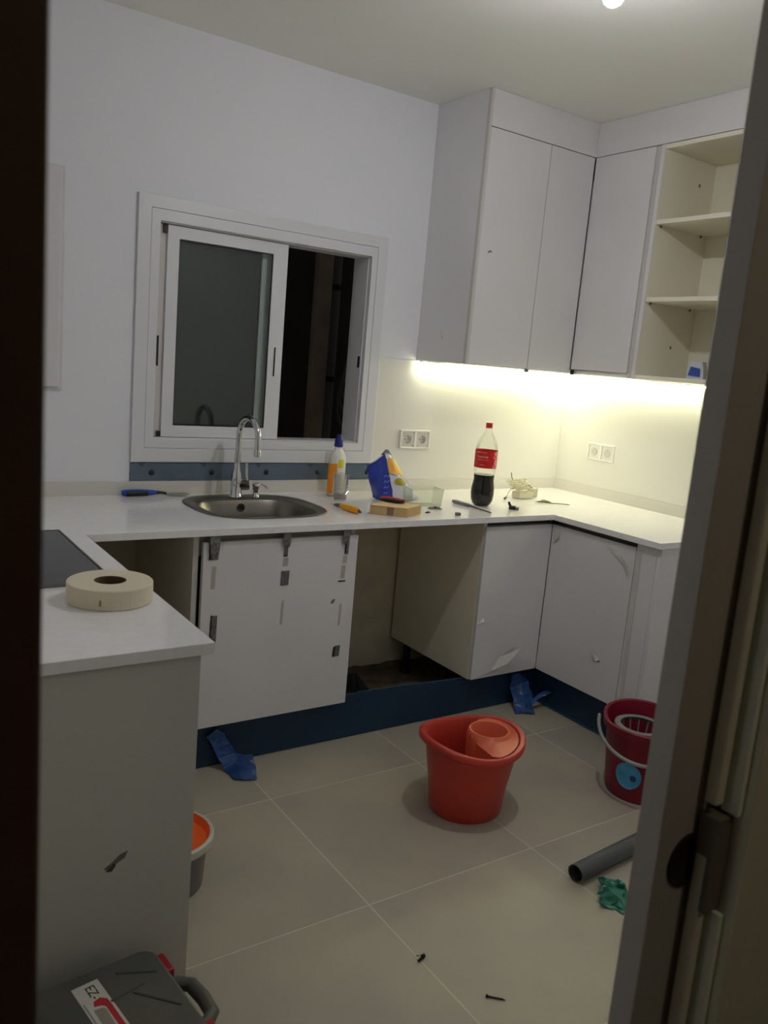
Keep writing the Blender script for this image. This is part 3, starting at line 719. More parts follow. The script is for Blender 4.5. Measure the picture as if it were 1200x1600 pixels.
t = thing('hall_fill', 'unseen fill light added on the hallway ceiling behind the doorway', 'lamp', (.35, -3.75, H))  # unseen fill light, added to give the doorway its dim light
newobj('base', lathe_bm([(0, -.0005), (.09, -.0005), (.09, -.02), (0, -.02)], 28), MATS['lamp_holder_white'], t)
newobj('shade', lathe_bm([(.085, -.0205), (.08, -.045), (.055, -.06), (.0005, -.066)], 28, cap1=True), mat('hall_fill_glow', (255, 236, 196), .5, emit=(255, 240, 208), strength=HALL_FILL_STRENGTH), t, smooth=True)

# ------------------------------------------------------------------ things on the worktop
Z = TZ+.0003
# cleaner bottle
t = thing('cleaner_bottle', 'white plastic cleaner bottle with orange label and blue cap behind glass tumbler', 'bottle', (1.262, -.105, Z), radians(20))
PB = mat('translucent_white_plastic', (218, 218, 212), .35)
bm = lathe_bm([(0, 0), (.036, .0), (.040, .004), (.041, .02), (.041, .15), (.038, .172), (.030, .192), (.018, .205), (.016, .222), (0, .222)], 32, sx=1.12, sy=.75)
newobj('body', bm, PB, t, smooth=True)
newobj('cap', lathe_bm([(0, .215), (.0185, .215), (.0195, .218), (.017, .245), (.013, .252), (.011, .268), (0, .269)], 24), mat('cobalt_cap', (34, 40, 120), .4), t, smooth=True)
def wrap_bm(R, a0, a1, z0, z1, sx=1, sy=1, n=14, off=.0006):
    bm = bmesh.new(); A = []
    for i in range(n+1):
        a = a0+(a1-a0)*i/n
        A.append([bm.verts.new(((R+off)*sx*cos(a), (R+off)*sy*sin(a), z)) for z in (z0, z1)])
    for p, q in zip(A, A[1:]): bm.faces.new((p[0], q[0], q[1], p[1]))
    return bm
newobj('orange_label', wrap_bm(.041, radians(-245), radians(-148), .012, .142, 1.12, .75), mat('orange_label', (244, 150, 36), .45), t, smooth=True)
newobj('orange_label', wrap_bm(.041, radians(-149), radians(-126), .105, .145, 1.12, .75), MATS['orange_label'], t, smooth=True)
newobj('yellow_label', wrap_bm(.041, radians(-122), radians(-84), .125, .162, 1.12, .75), mat('yellow_label', (222, 208, 50), .45), t, smooth=True)
# tumbler
GLASS = clear_mat('clear_glass', (.97, .97, .96), .3, .03, .06, (220, 215, 205))
t = thing('glass_tumbler', 'clear ribbed tumbler with brownish dregs in front of the cleaner bottle', 'glass', (1.222, -.215, Z))
newobj('wall', lathe_bm([(.027, 0.006), (.030, .06), (.033, .112), (.0315, .113), (.0285, .06), (.0255, .012), (0.0, .011)], 20), GLASS, t, smooth=False)
newobj('base', lathe_bm([(0, 0), (.026, 0), (.0265, .007), (0, .0075)], 20), mat('glass_base', (190, 182, 170), .15), t, smooth=False)
newobj('dregs', lathe_bm([(0, .0113), (.0252, .0123), (.0262, .028), (0, .028)], 20), mat('brown_dregs', (150, 120, 104), .3), t, smooth=True)
for k in range(3): newobj('crumpled_foil', tube_bm([(-.02, -.03+.004*k, .028+.017*k), (-.004, -.033, .042+.014*k), (.008, -.031, .030+.017*k), (.022, -.026, .046+.012*k)], .0014, 5), CHROME, t)
# trowel / spatula left of the sink
t = thing('hand_tool', 'tool with a blue handle lying left of the sink against the wall', 'tool', (.345, -.047, Z+.0140), radians(0))
newobj('handle', tube_bm([(0, 0, 0), (.01, 0, 0), (.06, 0, .001), (.11, 0, .0), (.135, 0, 0)], [.009, .0125, .013, .011, .008], 14), mat('handle_blue', (28, 74, 170), .4), t, smooth=True)
newobj('grip_inlay', tube_bm([(.015, -.004, -.002), (.06, -.005, -.001), (.10, -.004, -.002)], [.0115, .0115, .010], 12), BLACK, t, smooth=True)
newobj('ferrule', tube_bm([(.134, 0, 0), (.15, 0, 0), (.175, 0, -.004)], [.0075, .006, .005], 10), mat('ferrule_dark', (60, 54, 50), .4, metal=.7), t, smooth=True)
newobj('blade', prism_bm([(.17, -.012), (.20, -.022), (.262, -.024), (.268, .0), (.262, .024), (.20, .022), (.17, .012)], -.0075, -.006), mat('blade_steel', (170, 166, 160), .25, metal=.9), t)
# yellow cutter
t = thing('utility_knife', 'orange-yellow utility knife lying right of the sink', 'knife', (1.110, -.358, Z+.0130), radians(-83))
newobj('body', tube_bm([(.045, 0, 0), (.06, 0, 0), (.10, 0, 0), (.145, 0, .0), (.160, 0, 0)], [.009, .0125, .0125, .0125, .009], 12), mat('cutter_yellow', (240, 170, 24), .35), t, smooth=True)
newobj('nose', tube_bm([(.0, 0, -.004), (.02, 0, -.002), (.046, 0, 0)], [.004, .0085, .009], 8), mat('cutter_grey', (110, 108, 104), .4, metal=.5), t, smooth=True)
newobj('blade', prism_bm([(-.026, -.002), (.0, -.0055), (.004, .0045), (-.008, .0045)], -.0045, -.0038), STEEL, t)
newobj('end_cap', tube_bm([(.158, 0, 0), (.172, 0, -.003)], [.0085, .004], 8), MATS['cutter_grey'], t, smooth=True)
# cardboard box
P0, P1, P2 = Vector((1.183, -.512)), Vector((1.296, -.606)), Vector((1.408, -.548))
ux = (P1-P0); P3 = Vector((1.308, -.430))
t = thing('cardboard_box', 'shallow brown cardboard box at the worktop edge beside the snack bag', 'box', (1.296, -.52, Z))
CB = mat('cardboard', (198, 168, 116), .8, rgb2=(188, 158, 106), noise_scale=20)
poly = [(p.x-1.296, p.y+.52) for p in (P0, P1, P2, P3)]
newobj('tray', prism_bm(poly, 0, .034), CB, t, bevel=.001)
lid = [(x*1.02, y*1.02) for x, y in poly]
newobj('lid', prism_bm(lid, .0345, .0365), mat('cardboard_light', (214, 186, 136), .8), t)
ed = (P1-P0).normalized(); nrm = Vector((ed.y, -ed.x)); cpt = P0.lerp(P1, .55)
bm = bmesh.new(); vs = [bm.verts.new((p.x-1.296, p.y+.52, z)) for p, z in ((cpt-ed*.013+nrm*.0006, .002), (cpt+ed*.013+nrm*.0006, .002), (cpt+ed*.013+nrm*.0006, .033), (cpt-ed*.013+nrm*.0006, .033))]; bm.faces.new(vs)
newobj('tape_label', bm, mat('tape_brown', (140, 108, 84), .3), t)
# pliers on the box
t = thing('folding_knife', 'red and black folding knife lying on the cardboard box', 'knife', (1.315, -.478, Z+.0455), radians(-48))
RD = mat('knife_red', (196, 62, 44), .35)
newobj('grip', tube_bm([(-.055, .004, .003), (-.03, .006, .004), (0, .004, .003), (.03, -.002, .002), (.052, -.006, 0)], [.005, .0085, .0085, .0085, .006], 10), RD, t, smooth=True)
newobj('grip', tube_bm([(-.05, -.009, -.001), (-.02, -.012, -.001), (.02, -.016, -.001), (.045, -.014, -.001)], [.005, .0078, .0078, .005], 10), BLACK, t, smooth=True)
newobj('pivot', lathe_bm([(0, -.004), (.006, -.004), (.006, .010), (0, .010)], 12, c=(.045, -.009, 0)), STEEL, t)
# snack bag
t = thing('snack_bag', 'open blue and white foil snack bag standing beside the cardboard box', 'bag', (1.47, -.25, Z))
def qstrip(cols, m, name, seed, amp=.006, cuts=3):
    bm = bmesh.new(); G = [[bm.verts.new(Vector(p)-Vector((1.47, -.25, TZ))) for p in c_] for c_ in cols]
    for a, b in zip(G, G[1:]):
        for i in range(len(a)-1): bm.faces.new((a[i], a[i+1], b[i+1], b[i]))
    bmesh.ops.subdivide_edges(bm, edges=bm.edges[:], cuts=cuts, use_grid_fill=True)
    for v in bm.verts:
        k = Vector((noise.noise(v.co*26+Vector((seed, 0, 0))), noise.noise(v.co*26+Vector((0, seed, 5))), .5*noise.noise(v.co*26+Vector((5, 0, seed)))))
        v.co += k*amp*min(1, max(.1, v.co.z*30)); v.co.z = max(v.co.z, .0008)
    return newobj(name, bm, m, t, smooth=True, solid=.0006)
BLU = mat('bag_blue', (44, 66, 172), .28, rgb2=(30, 48, 140), noise_scale=25, coat=.3)
WHT = mat('bag_white', (214, 216, 228), .25, coat=.4)
qstrip([[(1.402, -.20, .903), (1.375, -.20, .97), (1.352, -.20, 1.045)], [(1.405, -.255, .903), (1.385, -.25, .98), (1.388, -.225, 1.07)], [(1.455, -.285, .903), (1.435, -.27, 1.0), (1.420, -.235, 1.105)]], BLU, 'blue_side', 1)
qstrip([[(1.455, -.285, .903), (1.435, -.27, 1.0), (1.420, -.235, 1.105)], [(1.53, -.285, .903), (1.49, -.265, 1.0), (1.445, -.232, 1.108)], [(1.618, -.25, .903), (1.545, -.235, .985), (1.472, -.22, 1.09)]], WHT, 'white_front', 2)
qstrip([[(1.618, -.25, .903), (1.545, -.235, .985), (1.472, -.22, 1.09)], [(1.56, -.17, .903), (1.48, -.18, 1.0), (1.435, -.205, 1.10)], [(1.402, -.20, .903), (1.375, -.20, .97), (1.352, -.20, 1.045)]], WHT, 'bag_back', 3)
BAGG = [[Vector(p) for p in c_] for c_ in ([(1.455, -.285, .903), (1.435, -.27, 1.0), (1.420, -.235, 1.105)], [(1.53, -.285, .903), (1.49, -.265, 1.0), (1.445, -.232, 1.108)], [(1.618, -.25, .903), (1.545, -.235, .985), (1.472, -.22, 1.09)])]
def bagp(u, v):
    def ln3(l, k): return l[0].lerp(l[1], k*2) if k < .5 else l[1].lerp(l[2], k*2-1)
    return ln3([ln3(c_, v) for c_ in BAGG], u)
def decal(name, pts, m, off=.006):
    bm = bmesh.new(); c_ = Vector((sum(p[0] for p in pts)/len(pts), sum(p[1] for p in pts)/len(pts)))
    def P(u, v): return bagp(u, v)+Vector((-.2, -1, .3)).normalized()*off-Vector((1.47, -.25, TZ))
    cv = bm.verts.new(P(*c_)); o_v = [bm.verts.new(P(u, v)) for u, v in pts]; i_v = [bm.verts.new(P((u+c_.x)/2, (v+c_.y)/2)) for u, v in pts]; k = len(pts)
    for i in range(k):
        bm.faces.new((o_v[i], o_v[(i+1) % k], i_v[(i+1) % k], i_v[i])); bm.faces.new((i_v[i], i_v[(i+1) % k], cv))
    return newobj(name, bm, m, t, smooth=True)
decal('orange_print', [(.03, .60), (.35, .56), (.62, .60), (.68, .74), (.55, .90), (.1, .90), (.03, .75)], mat('print_orange', (226, 160, 50), .35))
decal('yellow_print', [(.62, .60), (.97, .52), (.98, .70), (.9, .88), (.55, .90), (.68, .74)], mat('print_yellow', (228, 204, 70), .35), .0065)
decal('oval_print', [(.48+.32*cos(2*pi*k/14), .42+.085*sin(2*pi*k/14)) for k in range(14)], mat('print_gold', (168, 152, 50), .3))
qs = bmesh.new(); vs = [qs.verts.new(p) for p in ((-.066, .02, .198), (-.05, .012, .222), (-.035, .012, .222), (-.012, .02, .199), (-.03, .02, .196))]; qs.faces.new(vs)
newobj('crimped_seal', qs, mat('foil_grey', (150, 150, 152), .25, metal=.8), t, solid=.002)
for k, z in enumerate((.03, .055, .08, .105)):
    newobj('side_print', tube_bm([(-.065+.006*(3-k)*.4, -.017, z), (-.060, -.019, z+.010), (-.050, -.0245, z+.004), (-.044, -.027, z+.013)], .0016, 5), mat('print_paleblue', (130, 150, 225), .4), t)
# clear plastic tub behind
CP = clear_mat('clear_plastic', (.96, .97, .94), .06, .2, .02, (214, 216, 196), fk=.4)
t = thing('plastic_punnet', 'empty clear plastic tray standing behind the cardboard box', 'tray', (1.545, -.37, Z), radians(-10))
b = bmesh.new()
o0 = [(-.075, -.05), (.075, -.05), (.075, .05), (-.075, .05)]
lo_ = [b.verts.new((x*.92, y*.92, .001)) for x, y in o0]; hi_ = [b.verts.new((x, y, .075)) for x, y in o0]
b.faces.new(lo_)
for i in range(4): b.faces.new((lo_[i], lo_[(i+1) % 4], hi_[(i+1) % 4], hi_[i]))
newobj('tray_wall', b, CP, t, solid=.0008)
newobj('rim', tube_bm([(x, y, .075) for x, y in o0+[o0[0]]], .0015, 6), CP, t)
# cola bottle
t = thing('cola_bottle', 'tall cola bottle with red label and cap, half full', 'bottle', (1.842, -.415, Z))
PET = clear_mat('clear_pet', (.97, .975, .95), .04, .06, .004, (225, 228, 205), fk=.3)
prof = [(.0, .004), (.030, .0), (.042, .008), (.050, .028), (.0525, .055), (.0515, .08), (.0475, .102), (.0455, .118), (.0465, .135), (.0485, .155), (.0495, .17), (.0495, .25), (.0485, .262), (.043, .283), (.032, .307), (.021, .325), (.0145, .338), (.0135, .345)]
newobj('shell', lathe_bm(prof, 40), PET, t, smooth=True)
COLA = mat('cola', (14, 9, 8), .12, spec=.6)
lq = [(r*.985, z+.001) for r, z in prof if z <= .135]+[(.046*.985, .140), (0, .1402)]
newobj('cola', lathe_bm(lq, 40), COLA, t, smooth=True)
newobj('neck_ring', lathe_bm([(.0135, .343), (.017, .344), (.017, .347), (.0135, .348)], 24), PET, t)
newobj('cap', lathe_bm([(0, .371), (.0135, .3705), (.0148, .368), (.015, .3475), (.0135, .3473)], 30), mat('cap_red', (196, 40, 34), .4), t, smooth=True)
newobj('label', wrap_bm(.0495, 0, 2*pi, .172, .250, n=48, off=.0007), mat('label_red', (206, 26, 30), .35), t, smooth=True)
WHI = mat('print_white', (245, 235, 225), .5)
def wrap_text(s, size, a_c, z_c, rotz=0, nm='lettering', squash=1):
    o = text_obj(nm, s, size, WHI, t, .0001); R = .0505
    for v in o.data.vertices:
        x, y = v.co.x*squash, v.co.y
        x, y = x*cos(rotz)-y*sin(rotz), x*sin(rotz)+y*cos(rotz)
        a = a_c+x/R; r = R+.0006+v.co.z
        v.co = (r*cos(a), r*sin(a), z_c+y)
    return o
AV = atan2(CAM.y+.415, CAM.x-1.842)
wrap_text('Coca-Cola', .0115, AV-.30, .222)
wrap_text('REFRESCO  DE  COLA', .0052, AV-.42, .241)
wrap_text('INGREDIENTES  AGUA  AZUCAR', .0036, AV-.25, .209)
wrap_text('CONSUMIR  2 L', .0036, AV-.25, .186)
wrap_text('Coca-Cola', .030, AV+.95, .211, radians(90), 'brand_lettering', .55)
# multi-tool pen / screwdriver
t = thing('screwdriver', 'grey screwdriver lying before the cola bottle at the worktop edge', 'screwdriver', (1.735, -.345, Z+.0085), radians(-86))
GR = mat('tool_grey', (128, 122, 134), .35, metal=.3)
newobj('handle', tube_bm([(0, 0, 0), (.012, 0, 0), (.05, 0, 0), (.105, 0, 0), (.12, 0, 0)], [.006, .0085, .008, .0085, .005], 10), GR, t, smooth=True)
newobj('grip_stripe', tube_bm([(.01, .003, .003), (.05, .0035, .0025), (.10, .003, .003)], .0065, 8), mat('tool_pale', (190, 186, 196), .3), t, smooth=True)
newobj('shaft', tube_bm([(.118, 0, 0), (.16, 0, -.003), (.245, 0, -.006)], [.0045, .003, .0022], 8), mat('shaft_dark', (70, 66, 66), .3, metal=.9), t, smooth=True)
t = thing('nut', 'small grey metal nut lying by the screwdriver handle', 'nut', (1.56, -.600, Z))
newobj('hexagon', lathe_bm([(.006, 0), (.013, 0), (.013, .011), (.006, .011), (.006, 0)], 6), mat('nut_grey', (124, 122, 114), .4, metal=.6), t)
t = thing('hinge_plate', 'small flat metal plate on the worktop left of the screwdriver', 'plate', (1.548, -.46, Z), radians(-12))
newobj('plate', prism_bm(rrect(-.03, .03, -.013, .013, .008, 4), 0, .004), mat('plate_zinc', (150, 148, 138), .35, metal=.7), t)
newobj('boss', lathe_bm([(0, .0042), (.007, .0042), (.007, .009), (0, .009)], 12), BLACK, t)
newobj('arm', prism_bm([(-.028, -.004), (.02, -.006), (.02, .006), (-.028, .004)], .0045, .0075), MATS['plate_zinc'], t)
t = thing('metal_clip', 'little dark metal clip against the cardboard box, right side', 'clip', (1.455, -.535, Z), radians(10))
newobj('clip_wire', tube_bm([(-.016, 0, .002), (.0, -.004, .002), (.014, 0, .003), (.010, .006, .003), (-.010, .006, .002)], .0018, 6), mat('shaft_dark', (70, 66, 66), .3, metal=.9), t, smooth=True)
# black plug
t = thing('black_connector', 'small black connector block right of the cola bottle', 'connector', (1.93, -.525, Z), radians(-50))
newobj('block', box_bm(-.014, .016, -.010, .010, 0, .016), BLACK, t, bevel=.002)
newobj('spigot', tube_bm([(-.008, .0, .012), (-.016, .002, .026), (-.018, .003, .032)], [.006, .006, .0045], 10), BLACK, t, smooth=True)
newobj('grey_end', box_bm(.0165, .03, -.008, .008, 0, .012), mat('nut_grey', (124, 122, 114), .4, metal=.6), t, bevel=.001)
# cable bundle in the corner
t = thing('cable_bundle', 'pale heap of white cable and transformer in the worktop corner', 'cable', (2.22, -.27, Z))
CW = mat('cable_white', (216, 212, 186), .45); CS = mat('cable_tip_grey', (128, 122, 92), .5)
newobj('transformer', box_bm(-.045, .05, -.035, .02, 0, .034), CW, t, bevel=.006)
newobj('plug', box_bm(.075, .115, .0, .04, 0, .045), mat('plug_cream', (200, 196, 168), .45), t, bevel=.006)
rnd = random.Random(4)
for k in range(7):
    a0 = rnd.uniform(0, 6.28); pts = []
    for i in range(16):
        a = a0+i*.5; r = .038+.012*sin(i*1.3+k)
        pts.append((.0+r*1.25*cos(a)-.005*k, .0+r*.8*sin(a), .042+.007*k+.008*sin(i*.9+k)))
    newobj('cable_loop', tube_bm(pts, .0032, 6), CW, t, smooth=True)
newobj('cable_end', tube_bm([(-.03, .02, .07), (-.045, .03, .095), (-.052, .03, .12)], .0026, 6), CS, t, smooth=True)
newobj('cable_end', tube_bm([(-.03, .0, .07), (-.075, -.01, .055), (-.11, -.02, .02), (-.125, -.03, .008)], .003, 6), CW, t, smooth=True)
newobj('cable_tip', tube_bm([(-.122, -.028, .009), (-.138, -.036, .006)], .006, 8), CS, t, smooth=True)
newobj('cable_end', tube_bm([(-.02, .01, .085), (.03, .01, .08), (.07, .012, .05), (.085, .015, .046)], .003, 6), CS, t, smooth=True)
t = thing('keys', 'small heap of thin metal keys and wire before the white cable', 'keys', (2.235, -.40, Z))
for k in range(5):
    a = -.5+.32*k; q = tube_bm([(-.03*cos(a), -.03*sin(a), .003+.002*k), (0, 0, .004+.002*k), (.045*cos(a), .045*sin(a), .003+.002*k)], [.0018, .003, .0016], 6)
    newobj('key_blade', q, mat('key_steel', (110, 104, 80), .3, metal=.8), t, smooth=True)
newobj('wire', tube_bm([(0, -.02, .004), (.03, -.04, .003), (.06, -.05, .003), (.10, -.085, .003)], .0018, 6), mat('key_steel', (110, 104, 80), .3, metal=.8), t, smooth=True)
newobj('key_ring', tube_bm([(.05+.016*cos(2*pi*i/14), -.0+.016*sin(2*pi*i/14), .003) for i in range(15)], .0013, 5), CW, t, smooth=True)

# ------------------------------------------------------------------ buckets
def superoval(a, b, n, rot=0):
    return [(a*cos(2*pi*i/n)*cos(rot)-b*sin(2*pi*i/n)*sin(rot), a*cos(2*pi*i/n)*sin(rot)+b*sin(2*pi*i/n)*cos(rot)) for i in range(n)]
REDO = mat('orange_red_plastic', (190, 62, 48), .36, rgb2=(178, 54, 42), noise_scale=5, bump=.05, bump_scale=12)
t = thing('mop_bucket', 'orange-red oval mop bucket with wringer cup in the middle of the floor', 'bucket', (1.215, -1.212, 0), radians(-6))
bm = bmesh.new(); n = 64; rot = 0
def ring(a, b, z, wave=0, dx=0):
    out = []
    for i in range(n):
        th = 2*pi*i/n
        zz = z+wave*cos(2*th)  # higher at both ends, dips at the waist
        out.append(bm.verts.new((a*cos(th)+dx, b*sin(th), zz)))
    return out
_r = ring
def ring(a, b, z, wave=0): return _r(a, b+(.010 if z > .15 else 0), z, wave)
RG = [ring(.001, .001, .004), ring(.118, .108, .004), ring(.124, .114, .0), ring(.128, .118, .006), ring(.140, .126, .09), ring(.154, .138, .19, .003), ring(.159, .143, .232, .006),
      ring(.180, .160, .233, .011), ring(.186, .166, .238, .012), ring(.186, .166, .252, .012), ring(.181, .161, .257, .012), ring(.166, .149, .256, .012), ring(.160, .143, .248, .012),
      ring(.150, .134, .18, .003), ring(.136, .122, .09), ring(.124, .114, .012), ring(.001, .001, .011)]
for a, b in zip(RG, RG[1:]):
    for i in range(n): bm.faces.new((a[i], a[(i+1) % n], b[(i+1) % n], b[i]))
newobj('tub', bm, REDO, t, smooth=True)
newobj('base_foot', lathe_bm([(.095, .0), (.12, -.0), (.12, .004), (.095, .004)], 40, sy=.92), REDO, t)
REDL = mat('wringer_orange', (214, 104, 72), .42)
wr = bmesh.new(); n2 = 48; cx, rc = .070, .065
o_, p_, q_, r_, s_, u_, bl = [], [], [], [], [], [], []
def inner_hit(th):
    c_, d_ = cos(th), sin(th); A_, B_ = .160, .153
    qa = c_*c_/A_**2+d_*d_/B_**2; qb = 2*cx*c_/A_**2; qc = cx*cx/A_**2-1
    return (-qb+sqrt(qb*qb-4*qa*qc))/(2*qa)
for i in range(n2):
    th = 2*pi*i/n2; c_, d_ = cos(th), sin(th)
    ro = inner_hit(th)
    if c_ < -.12: ro = min(ro, (rc+.012)/-c_)
    if d_ > 0:
        q9 = min(1, max(0, (c_+.15)/.6)); q9 = q9*q9*(3-2*q9); ro = (rc+.012)*(1-q9)+inner_hit(th)*q9
    k = 1 if ro == inner_hit(th) else 0
    OX, OY = cx+ro*c_, ro*d_
    zo = .2535+.010*cos(2*atan2(OY, OX))-.004*(1-k)
    for L_, P_ in zip((o_, p_, q_, r_, s_, u_, bl), (
        (OX*.90, OY*.90, .175), (OX, OY, zo), (cx+(rc+.010+.06*(ro-rc-.012))*c_, (rc+.010+.06*(ro-rc-.012))*d_, .2545), (cx+(rc+.005)*c_, (rc+.004)*d_, .2645), (cx+(rc-.001)*c_, (rc-.001)*d_, .2640),
        (cx+(rc-.005)*c_, (rc-.005)*d_, .255), (cx+(rc-.022)*c_, (rc-.022)*d_, .15))):
        L_.append(wr.verts.new(P_))
for a, b in zip((o_, p_, q_, r_, s_, u_), (p_, q_, r_, s_, u_, bl)):
    for i in range(n2): wr.faces.new((a[i], a[(i+1) % n2], b[(i+1) % n2], b[i]))
wr.faces.new(bl)
newobj('wringer_cup', wr, REDL, t, smooth=True)
t.scale = (1, 1, 1.05)

DR = mat('crimson_plastic', (130, 22, 44), .4, rgb2=(118, 18, 38), noise_scale=5)
t = thing('mop_bucket', 'crimson bucket with grey handle and blue sticker near right-hand plinth', 'bucket', (1.895, -1.405, 0), radians(15))
bm = bmesh.new(); n = 56; rot = 0
ring = _r
t.scale = (1.05, 1.05, 1.05)
RG = [ring(.001, .001, .004), ring(.104, .104, .004), ring(.112, .112, 0), ring(.115, .115, .008), ring(.128, .128, .14), ring(.136, .136, .232), ring(.149, .149, .236), ring(.152, .152, .262), ring(.146, .146, .266), ring(.139, .139, .262), ring(.130, .130, .20), ring(.116, .116, .012), ring(.001, .001, .011)]
for v_ in RG[6:10]:
    for v in v_: v.co.z += .018*max(0, cos(atan2(v.co.y, v.co.x)-.9))
for a, b in zip(RG, RG[1:]):
    for i in range(n): bm.faces.new((a[i], a[(i+1) % n], b[(i+1) % n], b[i]))
newobj('tub', bm, DR, t, smooth=True)
GY = mat('grey_plastic', (132, 130, 126), .4)
# wringer basket
bs = bmesh.new()
lathe_bm([(.066, .262), (.078, .266), (.086, .262), (.088, .248), (.078, .246), (.070, .25)], 40, bs, c=(-.052, .004, 0))
bk = newobj('wringer_basket', bs, GY, t, smooth=True)
for k in range(14):
    a = 2*pi*k/14
    newobj('basket_rib', tube_bm([(-.052+.072*cos(a), .004+.072*sin(a), .255), (-.052+.06*cos(a), .004+.06*sin(a), .20), (-.052+.04*cos(a), .004+.04*sin(a), .155)], .003, 5), GY, bk)
newobj('basket_floor', lathe_bm([(0, .150), (.042, .150), (.042, .158), (0, .158)], 20, c=(-.052, .004, 0)), GY, bk)
for a in (-1.15, -2.6):
    hk = tube_bm([(.150*cos(a), .150*sin(a), .252), (.158*cos(a), .158*sin(a), .235), (.158*cos(a), .158*sin(a), .215), (.150*cos(a), .150*sin(a), .212)], .007, 8)
    newobj('handle_lug', hk, GY, t, smooth=True)
# bail handle dropped on the side that faces the doorway
A0 = radians(150); A1 = radians(-30)
pts = []
vd = Vector((-.80, -.60))
vd = Vector((vd.x*cos(-radians(15))-vd.y*sin(-radians(15)), vd.x*sin(-radians(15))+vd.y*cos(-radians(15))))
sd = Vector((-vd.y, vd.x))
for k in range(25):
    a = pi*k/24
    e = .164*cos(a); dpt = .176*sin(a)**.9 if k not in (0, 24) else 0
    pp = sd*e + vd*(dpt)
    pts.append((pp.x, pp.y, .250-.078*sin(a)))
newobj('bail_handle', tube_bm(pts, .0065, 8), mat('handle_grey', (150, 150, 148), .35), t, smooth=True)
a_s = atan2(vd.y, vd.x)-.32
st = bmesh.new(); ctr = None; rimv = []
for k in range(28):
    th = 2*pi*k/28; x = .044*cos(th); z = .100+.048*sin(th); r = .1185+.075*(z-0.01)*1.1
    a = a_s+x/.122; rimv.append(st.verts.new(((r+.003)*cos(a), (r+.003)*sin(a), z)))
st.faces.new(rimv)
newobj('round_sticker', st, mat('sticker_blue', (60, 150, 200), .4, rgb2=(84, 166, 210), noise_scale=20), t, solid=.0008)
st = bmesh.new(); rimv = []
for k in range(16):
    th = 2*pi*k/16; x = .018+.010*cos(th); z = .097+.011*sin(th); r = .1185+.075*(z-0.01)*1.1
    a = a_s+x/.122; rimv.append(st.verts.new(((r+.005)*cos(a), (r+.005)*sin(a), z)))
st.faces.new(rimv)
newobj('sticker_dot', st, mat('sticker_dark', (20, 70, 110), .4), t, solid=.0006)

# white tub with orange inside, behind the left end panel
t = thing('plaster_tub', 'small grey tub with orange inside and white rim behind end panel', 'tub', (.165, -1.165, 0))
newobj('wall', lathe_bm([(0, .0), (.098, .0), (.102, .006), (.112, .140)], 40), mat('tub_grey', (112, 110, 108), .4), t, smooth=True)
newobj('rim', lathe_bm([(.112, .132), (.126, .134), (.128, .140), (.128, .156), (.123, .160), (.117, .158)], 40), mat('tub_rim', (196, 196, 184), .4), t, smooth=True)
newobj('inner_lid', lathe_bm([(.117, .158), (.1135, .150), (.108, .136), (.085, .130), (.0, .128)], 40), mat('tub_orange', (238, 104, 40), .4), t, smooth=True)

# grey pipe, green scrap, screws
t = thing('grey_pipe', 'length of dark grey plastic pipe lying on the floor, lower right', 'pipe', (1.245, -1.70, .0275), radians(5))
b = lathe_bm([(.0275, 0), (.0275, .62), (.0245, .62), (.0245, 0), (.0275, 0)], 28); bmesh.ops.transform(b, matrix=Matrix.Rotation(radians(90), 4, 'Y'), verts=b.verts[:])
newobj('tube', b, mat('pvc_grey', (84, 86, 86), .45), t, smooth=False)
scrap('foil_scrap', 'crumpled green foil scrap on the floor below the grey pipe', 'scrap', [
    [(1.272, -1.765, .012), (1.30, -1.75, .03), (1.34, -1.76, .015)], [(1.245, -1.80, .01), (1.29, -1.80, .035), (1.35, -1.81, .02)], [(1.225, -1.82, .004), (1.27, -1.85, .012), (1.33, -1.87, .02)], [(1.24, -1.84, .002), (1.27, -1.885, .003), (1.30, -1.90, .003)]], mat('green_foil', (30, 110, 84), .3, rgb2=(60, 130, 112), noise_scale=30, coat=.3), 6, .030, 5, 30)
def screw(loc, rot, L, label):
    t = thing('floor_screw', label, 'screw', loc, rot)
    newobj('shank', tube_bm([(0, 0, .0025), (L*.8, 0, .0022), (L, 0, .001)], [.0022, .0020, .0006], 8), mat('screw_black', (34, 28, 22), .45, metal=.5), t, smooth=True)
    newobj('head', tube_bm([(-.003, 0, .0038), (.0, 0, .003), (.003, 0, .0026)], [.0042, .0040, .0022], 10), mat('screw_black', (34, 28, 22), .45, metal=.5), t, smooth=True)
screw((.70, -1.930, 0.0005), radians(-42), .045, 'single long dark screw on the floor nearest the doorway')
t = thing('wall_plug', 'small dark broken fixing on the floor left of the long screw', 'fixing', (.628, -1.752, 0), radians(20))
newobj('stub', tube_bm([(-.008, 0, .004), (.004, 0, .004), (.014, 0, .005)], [.0035, .0040, .0035], 8), mat('screw_black', (34, 28, 22), .45, metal=.5), t, smooth=True)
newobj('collar', tube_bm([(.010, .0, .005), (.018, 0, .005)], [.006, .005], 10), mat('screw_black', (34, 28, 22), .45, metal=.5), t, smooth=True)
newobj('chip', box_bm(.008, .016, .012, .017, 0, .003), mat('plate_zinc', (150, 148, 138), .35, metal=.7), t)

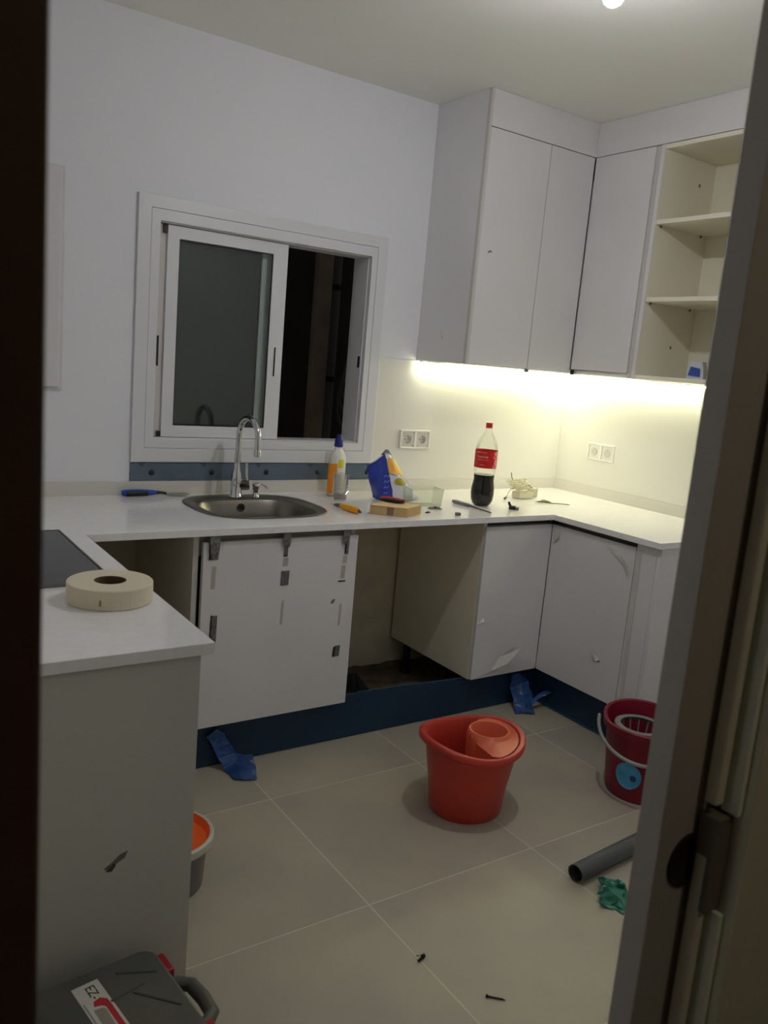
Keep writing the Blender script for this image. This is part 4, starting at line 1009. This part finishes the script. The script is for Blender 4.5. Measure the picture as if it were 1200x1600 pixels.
# ------------------------------------------------------------------ tool case
CS_ = mat('case_dark_grey', (76, 78, 76), .5, rgb2=(88, 86, 76), noise_scale=9, bump=.15, bump_scale=30)
t = thing('tool_case', 'scuffed dark grey hard tool case with white label, bottom left', 'case', (-.222, -1.863, 0), radians(6))
hx, hy = .178, .142
def rp(hx, hy, r, n=5): return rrect(-hx, hx, -hy, hy, r, n)
bm = bmesh.new(); rings = []
for s_, z in ((.97, 0), (1, .01), (1, .118), (.985, .120), (.985, .130), (1, .132), (1, .247), (.985, .258), (.955, .262)):
    rings.append([bm.verts.new((x*s_, y*s_, z)) for x, y in rp(hx, hy, .03)])
for a, b in zip(rings, rings[1:]):
    m_ = len(a)
    for i in range(m_): bm.faces.new((a[i], a[(i+1) % m_], b[(i+1) % m_], b[i]))
bm.faces.new(rings[0][::-1]); bm.faces.new(rings[-1])
newobj('shell', bm, CS_, t, bevel=0)
for k, (x, y, L, a) in enumerate(((.12, .085, .08, -.5), (.125, .0, .10, -.9), (.10, -.09, .10, -.3), (-.10, .05, .09, .6), (-.09, -.07, .11, .9), (.085, .045, .07, .15))):
    rb_ = newobj('moulded_rib', box_bm(-L/2, L/2, -.003, .003, .2605, .2640), mat('case_rib', (64, 66, 66), .5), t, bevel=.0015)
    rb_.location = (x, y, 0); rb_.rotation_euler.z = a
lb = newobj('label_sticker', box_bm(-.026, .026, -.115, .108, .2615, .2628), mat('label_white', (196, 194, 184), .5), t)
lb.location = (.030, 0, 0); lb.rotation_euler.z = radians(3)
txt = text_obj('lettering', 'EZ-', .026, mat('label_black', (30, 30, 30), .5), lb, .0002); txt.location = (.004, .080, .2630); txt.rotation_euler.z = radians(-90)
newobj('red_tool_print', prism_bm([(-.004, .056), (.010, .060), (.020, .050), (.021, .035), (.0205, -.030), (.015, -.034), (.010, -.028), (.010, .034), (.004, .040), (-.008, .044)], .2628, .2632), mat('label_red2', (176, 34, 40), .5), lb)
newobj('grey_tool_print', prism_bm([(-.012, .036), (.002, .034), (.008, .028), (.006, -.02), (.012, -.045), (-.002, -.06), (-.014, -.03)], .2628, .2631), mat('label_grey', (140, 138, 128), .5), lb)
newobj('grey_stripe_print', prism_bm([(-.023, .06), (-.020, .06), (-.020, -.10), (-.023, -.10)], .2628, .2631), mat('label_grey', (140, 138, 128), .5), lb)
# handle loop and red latches on the right-hand side
hp = [(hx-.004, .066, .215), (hx+.022, .062, .215), (hx+.042, .045, .215), (hx+.046, 0, .215), (hx+.042, -.045, .215), (hx+.022, -.062, .215), (hx-.004, -.066, .215)]
newobj('handle', tube_bm(hp, [.0145]*7, 10), CS_, t, smooth=True)
LR = mat('latch_red', (150, 26, 32), .4)
newobj('latch', box_bm(hx-.002, hx+.022, .078, .134, .165, .240), LR, t, bevel=.003)
newobj('latch', box_bm(hx-.002, hx+.022, -.134, -.078, .165, .240), LR, t, bevel=.003)
newobj('chipped_edge', tube_bm([(-.135, hy-.012, .2625), (-.11, hy-.010, .263), (-.085, hy-.012, .2625), (-.06, hy-.008, .2615)], .004, 6), mat('chip_white', (190, 190, 180), .7), t, smooth=True)
